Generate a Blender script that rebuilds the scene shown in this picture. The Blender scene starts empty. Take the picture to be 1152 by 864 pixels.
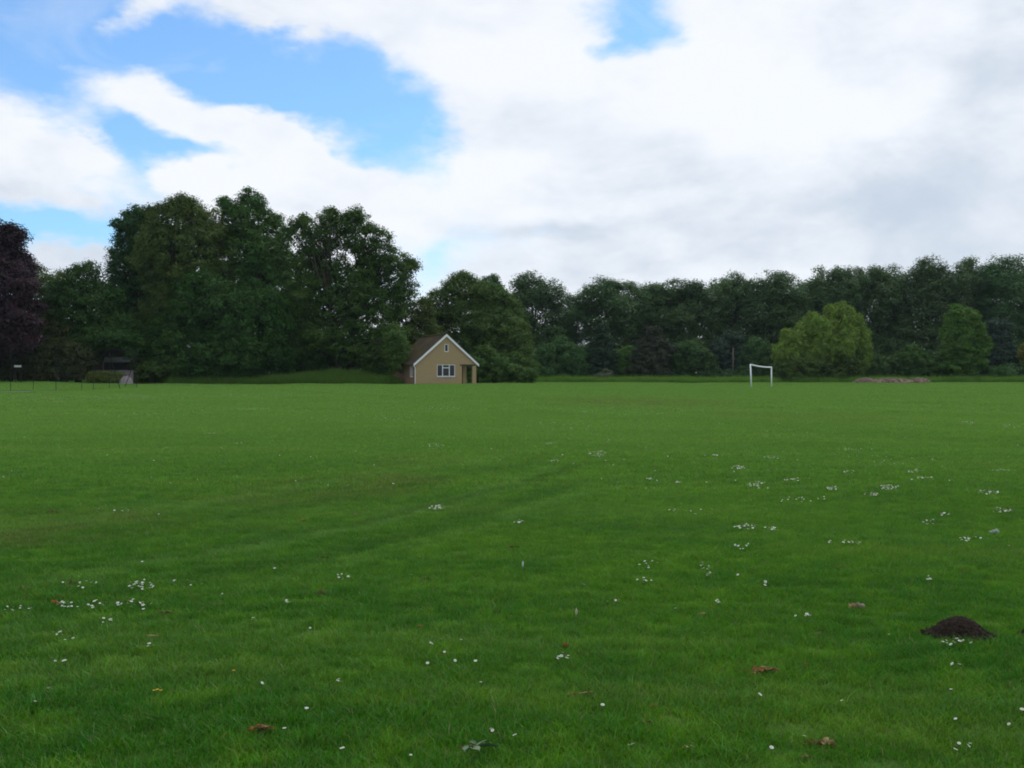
import bpy, math, random
import numpy as np
from mathutils import Vector, Matrix
R = math.radians
sc = bpy.context.scene
COL = sc.collection
rng = np.random.default_rng(7)
random.seed(7)

# ------------------------------------------------------------------ camera
F = 1150.0; CX = 576.0; CY = 432.0; HOR = 420.0; EYE = 1.6
PITCH = math.atan((CY - HOR) / F)
cam_d = bpy.data.cameras.new('camera'); cam = bpy.data.objects.new('camera', cam_d); COL.objects.link(cam)
cam.location = (0, 0, EYE); cam.rotation_euler = (R(90) - PITCH, 0, 0)
cam_d.sensor_width = 36; cam_d.lens = 36 * F / 1152; cam_d.clip_start = 0.05; cam_d.clip_end = 9000
sc.camera = cam

def ray(px, py):
    a = (px - CX) / F; b = (CY - py) / F
    return np.array([a, math.cos(PITCH) + b * math.sin(PITCH), -math.sin(PITCH) + b * math.cos(PITCH)])
def at(px, py, Y):
    d = ray(px, py); k = Y / d[1]
    return np.array([d[0] * k, Y, EYE + d[2] * k])

# ------------------------------------------------------------------ terrain
_U = np.array([-1.2, -.6, -.45, -.36, -.2, -.05, .1, .24, .35, .5, 1.2])
_A = np.array([.8, .75, .66, .38, .40, .42, .22, .04, .14, .22, .3])
def _sm(t):
    t = np.clip(t, 0, 1); return t * t * (3 - 2 * t)
def terrain(x, y):
    x = np.asarray(x, float); y = np.asarray(y, float)
    u = x / np.maximum(y, 40.0)
    A = sum(np.interp(u + k, _U, _A) for k in (-.06, -.03, 0, .03, .06)) / 5
    z = A * _sm((y - 35) / 75.0)
    z = z + (0.36 - A) * _sm((y - 116) / 36.0) * np.where(u < -.3, .0, 1.0) * 1.0
    z = z + 0.035 * np.sin(x * .43 + 1.1 + .3 * np.sin(y * .21)) * np.sin(y * .33 + .4) + 0.02 * np.sin(x * .9 + y * .6)
    dx = (x + 19.5); sx = np.where(dx > 0, 4.2, 7.0)
    z = z + 0.95 * np.exp(-(dx / sx) ** 2 - ((y - 117.0) / 3.0) ** 2)
    return z
def tz(x, y): return float(terrain(x, y))
def hit(px, py):
    d = ray(px, py); t = 1.0
    prev = 0.0
    while t < 400:
        if EYE + d[2] * t < tz(d[0] * t, d[1] * t):
            lo, hi = prev, t
            for _ in range(18):
                m = (lo + hi) / 2
                if EYE + d[2] * m < tz(d[0] * m, d[1] * m): hi = m
                else: lo = m
            return np.array([d[0] * hi, d[1] * hi, tz(d[0] * hi, d[1] * hi)])
        prev = t; t *= 1.02
    return np.array([d[0] * 150, d[1] * 150, tz(d[0] * 150, d[1] * 150)])

# ------------------------------------------------------------------ material helpers
def new_mat(name):
    m = bpy.data.materials.new(name); m.use_nodes = True
    nt = m.node_tree; nt.nodes.clear()
    out = nt.nodes.new('ShaderNodeOutputMaterial')
    return m, nt, out
def N(nt, t, **kw):
    n = nt.nodes.new(t)
    for k, v in kw.items():
        if k.startswith('_'): setattr(n, k[1:], v)
        else: n.inputs[k.replace('__', ' ')].default_value = v
    return n
def L(nt, a, b): nt.links.new(a, b)
def math_n(nt, op, a, b=None, c=None, clamp=False):
    n = nt.nodes.new('ShaderNodeMath'); n.operation = op; n.use_clamp = clamp
    for i, v in enumerate((a, b, c)):
        if v is None: continue
        if isinstance(v, (int, float)): n.inputs[i].default_value = v
        else: L(nt, v, n.inputs[i])
    return n.outputs[0]
def mix_c(nt, fac, a, b, mode='MIX'):
    n = nt.nodes.new('ShaderNodeMix'); n.data_type = 'RGBA'; n.blend_type = mode
    if isinstance(fac, (int, float)): n.inputs[0].default_value = fac
    else: L(nt, fac, n.inputs[0])
    for i, v in ((6, a), (7, b)):
        if isinstance(v, (tuple, list)): n.inputs[i].default_value = (*v[:3], 1)
        else: L(nt, v, n.inputs[i])
    return n.outputs[2]
def ramp(nt, v, lo, hi):
    n = nt.nodes.new('ShaderNodeMapRange'); n.interpolation_type = 'SMOOTHSTEP'
    L(nt, v, n.inputs[0]); n.inputs[1].default_value = lo; n.inputs[2].default_value = hi
    return n.outputs[0]
def noise(nt, vec, scale, detail=4, rough=.55, color=False, dist=0.0):
    n = nt.nodes.new('ShaderNodeTexNoise'); n.inputs['Scale'].default_value = scale
    n.inputs['Detail'].default_value = detail; n.inputs['Roughness'].default_value = rough
    n.inputs['Distortion'].default_value = dist
    if vec is not None: L(nt, vec, n.inputs['Vector'])
    return n.outputs['Color' if color else 'Fac']
def simple_mat(name, col, rough=.7, var=.25, scale=3.0, spec=.3, bump=0.0, metallic=0.0, bscale=None):
    m, nt, out = new_mat(name)
    tc = N(nt, 'ShaderNodeTexCoord').outputs['Object']
    f = noise(nt, tc, scale, 6)
    c = mix_c(nt, f, tuple(x * (1 - var) for x in col), tuple(min(1, x * (1 + var)) for x in col))
    b = N(nt, 'ShaderNodeBsdfPrincipled'); L(nt, c, b.inputs['Base Color'])
    b.inputs['Roughness'].default_value = rough; b.inputs['Specular IOR Level'].default_value = spec
    b.inputs['Metallic'].default_value = metallic
    if bump:
        bn = N(nt, 'ShaderNodeBump'); bn.inputs['Strength'].default_value = bump; bn.inputs['Distance'].default_value = .02
        L(nt, noise(nt, tc, bscale or scale * 6, 5), bn.inputs['Height']); L(nt, bn.outputs[0], b.inputs['Normal'])
    L(nt, b.outputs[0], out.inputs[0]); return m

# colour of the mown turf at a place in the world, shared by the soil sheet and the blades
def turf_colour(nt):
    geo = N(nt, 'ShaderNodeNewGeometry').outputs['Position']
    big = noise(nt, geo, .09, 3); mid = noise(nt, geo, .55, 4); fine = noise(nt, geo, 3.2, 4)
    c = mix_c(nt, ramp(nt, big, .35, .65), (.046, .172, .008), (.086, .220, .009))
    c = mix_c(nt, ramp(nt, mid, .42, .62), c, (.038, .156, .009))
    c = mix_c(nt, math_n(nt, 'MULTIPLY', ramp(nt, fine, .46, .66), .6), c, (.125, .290, .014))
    fin2 = noise(nt, geo, 11.0, 3, .6)
    c = mix_c(nt, math_n(nt, 'MULTIPLY', ramp(nt, fin2, .55, .72), .5), c, (.050, .200, .030))
    c = mix_c(nt, math_n(nt, 'MULTIPLY', ramp(nt, fin2, .45, .30), .5), c, (.040, .105, .010))
    mp2 = N(nt, 'ShaderNodeMapping'); mp2.inputs['Scale'].default_value = (.07, .32, 0); L(nt, geo, mp2.inputs[0]); s2 = noise(nt, mp2.outputs[0], 1.0, 5, .65)
    c = mix_c(nt, math_n(nt, 'MULTIPLY', ramp(nt, s2, .50, .66), .42), c, (.150, .250, .035))
    c = mix_c(nt, math_n(nt, 'MULTIPLY', ramp(nt, s2, .48, .34), .36), c, (.050, .150, .016))
    # streaks left by the mower
    mp = N(nt, 'ShaderNodeMapping'); mp.inputs['Rotation'].default_value = (0, 0, R(-14)); mp.inputs['Scale'].default_value = (.10, 1.25, 0)
    L(nt, geo, mp.inputs[0]); st = noise(nt, mp.outputs[0], 1.0, 3, .6)
    c = mix_c(nt, math_n(nt, 'MULTIPLY', ramp(nt, st, .50, .66), .38), c, (.052, .150, .014))
    c = mix_c(nt, math_n(nt, 'MULTIPLY', ramp(nt, st, .50, .32), .36), c, (.125, .255, .045))
    sx = N(nt, 'ShaderNodeSeparateXYZ'); L(nt, geo, sx.inputs[0]); X, Y = sx.outputs[0], sx.outputs[1]
    # near turf painted darker and far turf paler, putting light falloff into the colour
    pz = ramp(nt, math_n(nt, 'ADD', Y, math_n(nt, 'MULTIPLY', noise(nt, geo, .06, 3), 22.0)), 10.0, 46.0)
    c = mix_c(nt, math_n(nt, 'MULTIPLY', pz, .72), c, (.156, .300, .060))
    # curved wheel tracks: arcs about a common centre
    def circ(p, q, r):
        ax, ay = p; bx, by = q; cx, cy = r
        d = 2 * (ax * (by - cy) + bx * (cy - ay) + cx * (ay - by))
        ux = ((ax * ax + ay * ay) * (by - cy) + (bx * bx + by * by) * (cy - ay) + (cx * cx + cy * cy) * (ay - by)) / d
        uy = ((ax * ax + ay * ay) * (cx - bx) + (bx * bx + by * by) * (ax - cx) + (cx * cx + cy * cy) * (bx - ax)) / d
        return ux, uy, math.hypot(ax - ux, ay - uy)
    wob = math_n(nt, 'MULTIPLY', math_n(nt, 'SUBTRACT', noise(nt, geo, .8, 3), .5), .6)
    for pts, wid, col, amt in (
            (((150, 640), (420, 590), (610, 535)), .16, (.150, .300, .065), .60),
            (((230, 650), (470, 600), (640, 548)), .15, (.038, .120, .014), .50),
            (((60, 610), (330, 572), (600, 520)), .18, (.042, .120, .015), .45),
            (((20, 595), (280, 560), (580, 512)), .18, (.145, .290, .055), .55),
            (((190, 628), (450, 580), (640, 530)), .10, (.034, .110, .012), .55),
            (((330, 650), (520, 598), (660, 556)), .12, (.150, .300, .060), .45)):
        P = [hit(*p)[:2] for p in pts]; ux, uy, rr = circ(*P)
        dx = math_n(nt, 'SUBTRACT', X, ux); dy = math_n(nt, 'SUBTRACT', Y, uy)
        d = math_n(nt, 'SQRT', math_n(nt, 'ADD', math_n(nt, 'MULTIPLY', dx, dx), math_n(nt, 'MULTIPLY', dy, dy)))
        d = math_n(nt, 'ABSOLUTE', math_n(nt, 'ADD', math_n(nt, 'SUBTRACT', d, rr), wob))
        m = math_n(nt, 'SUBTRACT', 1.0, ramp(nt, d, wid * .3, wid * 2.2))
        # fade along the length
        mx = (P[0][0] + P[2][0]) / 2; my = (P[0][1] + P[2][1]) / 2; hl = math.hypot(P[0][0] - P[2][0], P[0][1] - P[2][1]) / 2
        ex = math_n(nt, 'SUBTRACT', X, mx); ey = math_n(nt, 'SUBTRACT', Y, my)
        e = math_n(nt, 'SQRT', math_n(nt, 'ADD', math_n(nt, 'MULTIPLY', ex, ex), math_n(nt, 'MULTIPLY', ey, ey)))
        m = math_n(nt, 'MULTIPLY', m, math_n(nt, 'SUBTRACT', 1.0, ramp(nt, e, hl * .8, hl * 1.5)))
        m = math_n(nt, 'MULTIPLY', m, ramp(nt, noise(nt, geo, 1.6, 3), .30, .58))
        c = mix_c(nt, math_n(nt, 'MULTIPLY', m, amt), c, col)
    # worn, drier patches with soil showing
    for (px, py, rx, ry, amt) in ((60, 592, 150, 22, .55), (400, 545, 110, 16, .5), (720, 452, 110, 5, .7), (300, 560, 120, 10, .35), (470, 520, 60, 10, .3), (900, 470, 120, 8, .3)):
        c0 = hit(px, py); ex_ = abs(hit(px + rx, py)[0] - c0[0]); ey_ = abs(hit(px, py - ry)[1] - c0[1])
        a = math_n(nt, 'DIVIDE', math_n(nt, 'SUBTRACT', X, float(c0[0])), float(ex_)); b = math_n(nt, 'DIVIDE', math_n(nt, 'SUBTRACT', Y, float(c0[1])), float(ey_))
        d = math_n(nt, 'ADD', math_n(nt, 'MULTIPLY', a, a), math_n(nt, 'MULTIPLY', b, b))
        m = math_n(nt, 'SUBTRACT', 1.0, ramp(nt, d, .0, 1.4))
        m = math_n(nt, 'MULTIPLY', m, ramp(nt, noise(nt, geo, .9, 5, .65), .36, .62))
        c = mix_c(nt, math_n(nt, 'MULTIPLY', m, amt), c, (.150, .170, .050))
    return c

# ------------------------------------------------------------------ mesh helpers
def mesh_np(name, V, Fq, mat, smooth=False):
    V = np.asarray(V, np.float32).reshape(-1, 3); Fq = np.asarray(Fq, np.int32)
    k = Fq.shape[1]; me = bpy.data.meshes.new(name)
    me.vertices.add(len(V)); me.vertices.foreach_set('co', V.ravel())
    me.loops.add(Fq.size); me.loops.foreach_set('vertex_index', Fq.ravel())
    me.polygons.add(len(Fq)); me.polygons.foreach_set('loop_start', np.arange(0, Fq.size, k, dtype=np.int32))
    if smooth: me.polygons.foreach_set('use_smooth', np.ones(len(Fq), bool))
    me.update(calc_edges=True)
    if mat: me.materials.append(mat)
    return me
def link(name, me, parent=None, loc=None):
    o = bpy.data.objects.new(name, me); COL.objects.link(o)
    if loc is not None: o.location = loc
    if parent: o.parent = parent
    return o
def thing(name, label, cat, loc, group=None, rz=0.0):
    o = bpy.data.objects.new(name, None); COL.objects.link(o); o.location = loc; o.rotation_euler = (0, 0, rz)
    o.empty_display_size = .2
    return tag(o, label, cat, group)
def tag(o, label, cat=None, group=None, kind=None):
    if label: o['label'] = label
    if cat: o['category'] = cat
    if group: o['group'] = group
    if kind: o['kind'] = kind
    return o

class MB:
    def __init__(s): s.v = []; s.f = []; s.mi = []; s.cur = 0
    def face(s, idx): s.f.append(tuple(idx)); s.mi.append(s.cur)
    def box(s, x0, x1, y0, y1, z0, z1):
        b = len(s.v)
        s.v += [(x0, y0, z0), (x1, y0, z0), (x1, y1, z0), (x0, y1, z0), (x0, y0, z1), (x1, y0, z1), (x1, y1, z1), (x0, y1, z1)]
        for f in ((0, 3, 2, 1), (4, 5, 6, 7), (0, 1, 5, 4), (1, 2, 6, 5), (2, 3, 7, 6), (3, 0, 4, 7)): s.face([b + i for i in f])
        return s
    def prism(s, poly, y0, y1):       # poly in (x, z), extruded along y
        b = len(s.v); n = len(poly)
        s.v += [(x, y0, z) for x, z in poly] + [(x, y1, z) for x, z in poly]
        s.face([b + i for i in range(n)]); s.face([b + n + i for i in reversed(range(n))])
        for i in range(n):
            j = (i + 1) % n; s.face([b + j, b + i, b + n + i, b + n + j])
        return s
    def tube(s, pts, rad, n=6, cap=True):
        pts = [Vector(p) for p in pts]
        if not hasattr(rad, '__len__'): rad = [rad] * len(pts)
        b = len(s.v)
        for i, p in enumerate(pts):
            d = (pts[min(i + 1, len(pts) - 1)] - pts[max(i - 1, 0)]).normalized()
            a = d.cross(Vector((0, 0, 1)) if abs(d.z) < .9 else Vector((1, 0, 0))).normalized(); c = d.cross(a)
            for k in range(n):
                t = 2 * math.pi * k / n; q = p + (a * math.cos(t) + c * math.sin(t)) * rad[i]; s.v.append(tuple(q))
        for i in range(len(pts) - 1):
            for k in range(n):
                k2 = (k + 1) % n; s.face([b + i * n + k, b + i * n + k2, b + (i + 1) * n + k2, b + (i + 1) * n + k])
        if cap:
            s.face([b + k for k in reversed(range(n))]); s.face([b + (len(pts) - 1) * n + k for k in range(n)])
        return s
    def mesh(s, name, mats, smooth=False):
        me = bpy.data.meshes.new(name); me.from_pydata(s.v, [], s.f)
        for m in (mats if isinstance(mats, (list, tuple)) else [mats]): me.materials.append(m)
        me.polygons.foreach_set('material_index', s.mi)
        if smooth: me.polygons.foreach_set('use_smooth', [True] * len(s.f))
        me.update(); return me
    def build(s, name, mats, parent=None, smooth=False, loc=None, bevel=0):
        o = link(name, s.mesh(name, mats, smooth), parent, loc)
        if bevel:
            b = o.modifiers.new('bevel', 'BEVEL'); b.width = bevel; b.segments = 2; b.limit_method = 'ANGLE'
        return o

# ------------------------------------------------------------------ sky
SUN_EL, SUN_AZ = R(52), R(38)
def build_world():
    w = bpy.data.worlds.new('World'); sc.world = w; w.use_nodes = True; nt = w.node_tree; nt.nodes.clear()
    out = nt.nodes.new('ShaderNodeOutputWorld'); bg = nt.nodes.new('ShaderNodeBackground'); bg.inputs[1].default_value = .1
    L(nt, bg.outputs[0], out.inputs[0])
    sky = N(nt, 'ShaderNodeTexSky'); sky.sky_type = 'NISHITA'; sky.sun_disc = False
    sky.sun_elevation = SUN_EL; sky.sun_rotation = SUN_AZ; sky.air_density = 1.0; sky.dust_density = .6; sky.ozone_density = 1.4
    blue = mix_c(nt, 1.0, sky.outputs[0], SKY_TINT, 'MULTIPLY')
    g = N(nt, 'ShaderNodeTexCoord').outputs['Generated']
    s = N(nt, 'ShaderNodeSeparateXYZ'); L(nt, g, s.inputs[0])
    az = math_n(nt, 'ARCTAN2', s.outputs[0], s.outputs[1]); el = math_n(nt, 'ARCSINE', s.outputs[2])
    cb = N(nt, 'ShaderNodeCombineXYZ'); L(nt, az, cb.inputs[0]); L(nt, el, cb.inputs[1]); base = cb.outputs[0]
    # seamless noise: on the direction itself, flattened so clouds lie in layers
    mp = N(nt, 'ShaderNodeMapping'); mp.inputs['Scale'].default_value = (1, 1, 1.9); L(nt, g, mp.inputs[0]); gv = mp.outputs[0]
    n1 = noise(nt, gv, 5.0, 9, .55, dist=.3); n3 = noise(nt, gv, 17.0, 8, .6)
    def vecop(op, a, b):
        n = nt.nodes.new('ShaderNodeVectorMath'); n.operation = op
        for i, v in enumerate((a, b)):
            if isinstance(v, tuple): n.inputs[i].default_value = v
            else: L(nt, v, n.inputs[i])
        return n.outputs[0]
    w1 = vecop('MULTIPLY', vecop('SUBTRACT', noise(nt, gv, 8.0, 6, .55, color=True), (.5, .5, .5)), (.16, .09, 0.0))
    co = vecop('ADD', base, w1)
    def blob(px, py, rx, ry, rot=0.0):
        a = math.atan((px - CX) / F); e = math.atan((HOR - py) / F * math.cos(a))
        m = N(nt, 'ShaderNodeMapping'); m.vector_type = 'TEXTURE'
        m.inputs['Location'].default_value = (a, e, 0); m.inputs['Rotation'].default_value = (0, 0, R(rot)); m.inputs['Scale'].default_value = (rx / F, ry / F, 1)
        L(nt, co, m.inputs[0])
        n = nt.nodes.new('ShaderNodeVectorMath'); n.operation = 'DOT_PRODUCT'; L(nt, m.outputs[0], n.inputs[0]); L(nt, m.outputs[0], n.inputs[1])
        return math_n(nt, 'EXPONENT', math_n(nt, 'MULTIPLY', n.outputs[1], -1.0))
    def field(start, blobs):
        acc = start
        for (px, py, rx, ry, rot, amp) in blobs: acc = math_n(nt, 'MULTIPLY_ADD', blob(px, py, rx, ry, rot), amp, acc)
        return acc
    hi = ramp(nt, el, .0, .9)
    d = math_n(nt, 'MULTIPLY_ADD', math_n(nt, 'SUBTRACT', n1, .5), 1.5, .86)
    d = math_n(nt, 'MULTIPLY_ADD', math_n(nt, 'SUBTRACT', n3, .5), .75, d)
    d = field(d, (
        (60, 45, 110, 75, 0, -.85), (215, 68, 120, 34, -8, -.85), (330, 88, 120, 38, -18, -.85), (455, 152, 70, 48, -30, -.85),
        (10, 100, 60, 30, 0, -.6), (395, 60, 40, 24, -20, -.5),
        (165, 190, 60, 22, -50, -.8), (190, 160, 70, 16, -10, -.7), (50, 260, 110, 18, -6, -.9), (150, 245, 40, 26, -30, -.5), (115, 215, 30, 14, -20, -.3),
        (702, 22, 74, 40, -6, -1.2), (655, 62, 36, 16, 20, -.6), (495, 285, 34, 26, 40, -.42), (10, 280, 30, 14, 0, -.3),
        (240, 120, 125, 30, -10, .75), (340, 160, 80, 22, -24, .6), (110, 110, 60, 16, -5, .4),
        (60, 185, 90, 48, -16, .85), (235, 215, 60, 24, 0, .7), (90, 290, 70, 18, 0, .5), (400, 205, 110, 24, 0, .6),
        (160, 10, 26, 34, -30, .8), (330, 10, 110, 26, -14, .9), (590, 30, 70, 50, 0, .6), (570, 120, 90, 70, 0, .5), (800, 130, 300, 110, 0, .5), (730, 290, 90, 22, 0, .5), (940, 265, 150, 40, 0, .5), (1080, 230, 120, 60, 0, .4), (1050, 60, 240, 80, 0, .4)))
    mask = ramp(nt, d, .12, .98)
    veil = math_n(nt, 'MULTIPLY', ramp(nt, noise(nt, gv, 7.0, 8, .62, dist=.8), .45, .78), .26)
    thin = math_n(nt, 'MAXIMUM', math_n(nt, 'MULTIPLY_ADD', mask, .92, .06), veil)
    # shading inside the cloud
    n2 = noise(nt, gv, 3.2, 7, .55, dist=.5)
    n4 = noise(nt, gv, 9.0, 6, .55, dist=.6)
    sh = math_n(nt, 'MULTIPLY_ADD', math_n(nt, 'SUBTRACT', n2, .5), 1.3, .50)
    sh = math_n(nt, 'MULTIPLY_ADD', math_n(nt, 'SUBTRACT', n4, .5), .60, sh)
    sh = math_n(nt, 'MULTIPLY_ADD', math_n(nt, 'SUBTRACT', n3, .5), .35, sh)
    sh = field(sh, (
        (1010, 200, 210, 40, 0, .26), (1120, 90, 150, 70, 0, .22), (620, 262, 100, 18, 0, .38), (950, 235, 160, 22, 0, .25), (700, 295, 200, 16, 0, .18),
        (50, 215, 80, 22, -18, .22), (90, 290, 60, 14, 0, .25), (1000, 280, 180, 26, 0, .15), (330, 225, 100, 16, 0, .12),
        (760, 90, 170, 60, 0, -.35), (560, 80, 110, 60, 0, -.25), (560, 185, 100, 22, 0, -.30), (880, 140, 130, 36, 0, -.25), (240, 205, 60, 14, 0, -.3), (780, 235, 90, 16, 0, -.2)))
    cc = mix_c(nt, ramp(nt, sh, .30, 1.05), CLOUD_W, CLOUD_G)
    col = mix_c(nt, thin, blue, cc)
    L(nt, col, bg.inputs[0])
SKY_TINT = (.90, 1.38, 1.76)
CLOUD_W = (9.5, 9.8, 10.3); CLOUD_G = (6.0, 6.8, 7.9)
build_world()
sd = bpy.data.lights.new('sun', 'SUN'); sd.energy = 1.5; sd.angle = R(15); sd.color = (1, .96, .9)
sun = bpy.data.objects.new('sun', sd); COL.objects.link(sun)
sdir = Vector((math.sin(SUN_AZ) * math.cos(SUN_EL), math.cos(SUN_AZ) * math.cos(SUN_EL), math.sin(SUN_EL)))
sun.rotation_euler = sdir.to_track_quat('Z', 'Y').to_euler(); sun.location = (0, 0, 60)
sc.view_settings.view_transform = 'Standard'; sc.view_settings.look = 'None'; sc.view_settings.gamma = 1; sc.view_settings.exposure = 0.0

# ------------------------------------------------------------------ ground
def build_ground():
    m, nt, out = new_mat('turf_soil')
    c = turf_colour(nt); geo = N(nt, 'ShaderNodeNewGeometry').outputs['Position']
    c = mix_c(nt, .6, c, (.030, .036, .014))
    b = N(nt, 'ShaderNodeBsdfPrincipled'); L(nt, c, b.inputs['Base Color']); b.inputs['Roughness'].default_value = .95; b.inputs['Specular IOR Level'].default_value = .1
    bn = N(nt, 'ShaderNodeBump'); bn.inputs['Distance'].default_value = .05; bn.inputs['Strength'].default_value = .6
    L(nt, noise(nt, geo, 14, 6), bn.inputs['Height']); L(nt, bn.outputs[0], b.inputs['Normal']); L(nt, b.outputs[0], out.inputs[0])
    ys = np.concatenate([-np.geomspace(3000, 12, 14), np.arange(-10, 40, .4), np.arange(40, 200, 1.5), np.geomspace(201, 5000, 22)])
    xs = np.concatenate([-np.geomspace(4000, 121, 18), np.arange(-120, -24, 2), np.arange(-24, 24, .4), np.arange(24, 120, 2), np.geomspace(121, 4000, 18)])
    X, Y = np.meshgrid(xs, ys); Z = terrain(X, Y); V = np.stack([X, Y, Z], -1).reshape(-1, 3)
    nx = len(xs); i = np.arange(len(ys) - 1)[:, None] * nx + np.arange(nx - 1)[None]
    Fq = np.stack([i, i + 1, i + nx + 1, i + nx], -1).reshape(-1, 4)
    tag(link('ground', mesh_np('ground', V, Fq, m, True)), None, kind='structure')
    # path crossing at the far left behind the mown grass
    pm = simple_mat('path_gravel', (.10, .105, .105), .9, .2, 4)
    mb = MB(); pts = []
    for px, py in ((-420, 443), (-200, 442.5), (-60, 441.8), (0, 441.4), (35, 441.2), (62, 440.6), (80, 440.0)):
        p = hit(px, py); pts.append(p)
    for k, p in enumerate(pts):
        for dy in (-.55, .55): mb.v.append((p[0], p[1] + dy, tz(p[0], p[1] + dy) + .045))
    for k in range(len(pts) - 1): mb.face((2 * k, 2 * k + 2, 2 * k + 3, 2 * k + 1))
    tag(mb.build('path', pm), None, kind='structure')
build_ground()

def blade_patch(name, size, n, hmin, hmax, w, mat, seed, lean=.5, seg=2):
    r = np.random.default_rng(seed)
    P = r.uniform(-size / 2, size / 2, (n, 2)); a = r.uniform(0, 2 * np.pi, n); h = r.uniform(hmin, hmax, n) * r.choice([1, 1, 1, 1.35, .7], n)
    kf = 6.28 / size * np.array([1, 2, 3]); q_ = sum(np.sin(P[:, 0] * kf[i] + r.uniform(0, 6)) * np.sin(P[:, 1] * kf[2 - i] + r.uniform(0, 6)) for i in range(3)); h = h * np.clip(1 + .38 * q_, .45, 1.8)
    ww = w * r.uniform(.6, 1.4, n); ln = r.uniform(.1, 1, n) * lean * h; la = r.uniform(0, 2 * np.pi, n)
    z = np.zeros(n); dx = np.cos(a) * ww / 2; dy = np.sin(a) * ww / 2; lx = np.cos(la) * ln; ly = np.sin(la) * ln
    v = np.stack([
        np.stack([P[:, 0] - dx, P[:, 1] - dy, z - .01], -1), np.stack([P[:, 0] + dx, P[:, 1] + dy, z - .01], -1),
        np.stack([P[:, 0] + dx * .8 + lx * .35, P[:, 1] + dy * .8 + ly * .35, h * .6], -1), np.stack([P[:, 0] - dx * .8 + lx * .35, P[:, 1] - dy * .8 + ly * .35, h * .6], -1),
        np.stack([P[:, 0] + lx + dx * .15, P[:, 1] + ly + dy * .15, h], -1), np.stack([P[:, 0] + lx - dx * .15, P[:, 1] + ly - dy * .15, h], -1)], 1)
    b = np.arange(n)[:, None] * 6
    Fq = np.concatenate([b + np.array([[0, 1, 2, 3]]), b + np.array([[3, 2, 4, 5]])], 1).reshape(-1, 4)
    me = mesh_np(name, v.reshape(-1, 3), Fq, mat)
    at_ = me.attributes.new('bv', 'FLOAT', 'FACE'); at_.data.foreach_set('value', np.repeat(r.random(n), 2).astype(np.float32))
    return bpy.data.objects.new(name, me)
def blade_mat(name, turf=True, cols=None):
    m, nt, out = new_mat(name)
    at_ = N(nt, 'ShaderNodeAttribute', _attribute_name='bv').outputs['Fac']
    if turf: c = turf_colour(nt)
    else:
        geo = N(nt, 'ShaderNodeNewGeometry').outputs['Position']; c = mix_c(nt, noise(nt, geo, .8, 3), cols[0], cols[1])
    hs = N(nt, 'ShaderNodeHueSaturation'); L(nt, c, hs.inputs['Color'])
    L(nt, math_n(nt, 'MULTIPLY_ADD', at_, .75, .66), hs.inputs['Value'])
    L(nt, math_n(nt, 'MULTIPLY_ADD', math_n(nt, 'FRACT', math_n(nt, 'MULTIPLY', at_, 17.3)), .045, .475), hs.inputs['Hue'])
    c = mix_c(nt, math_n(nt, 'GREATER_THAN', math_n(nt, 'FRACT', math_n(nt, 'MULTIPLY', at_, 7.77)), .975), hs.outputs[0], (.20, .19, .08))
    di = N(nt, 'ShaderNodeBsdfDiffuse'); L(nt, c, di.inputs[0])
    tr = N(nt, 'ShaderNodeBsdfTranslucent'); L(nt, mix_c(nt, 1.0, c, (1.1, 1.2, .7), 'MULTIPLY'), tr.inputs[0])
    gl = N(nt, 'ShaderNodeBsdfGlossy'); gl.inputs['Roughness'].default_value = .45; gl.inputs[0].default_value = (.9, .95, 1, 1)
    m1 = N(nt, 'ShaderNodeMixShader'); m1.inputs[0].default_value = .40; L(nt, di.outputs[0], m1.inputs[1]); L(nt, tr.outputs[0], m1.inputs[2])
    m2 = N(nt, 'ShaderNodeMixShader'); m2.inputs[0].default_value = .016; L(nt, m1.outputs[0], m2.inputs[1]); L(nt, gl.outputs[0], m2.inputs[2])
    L(nt, m2.outputs[0], out.inputs[0]); return m
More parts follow.
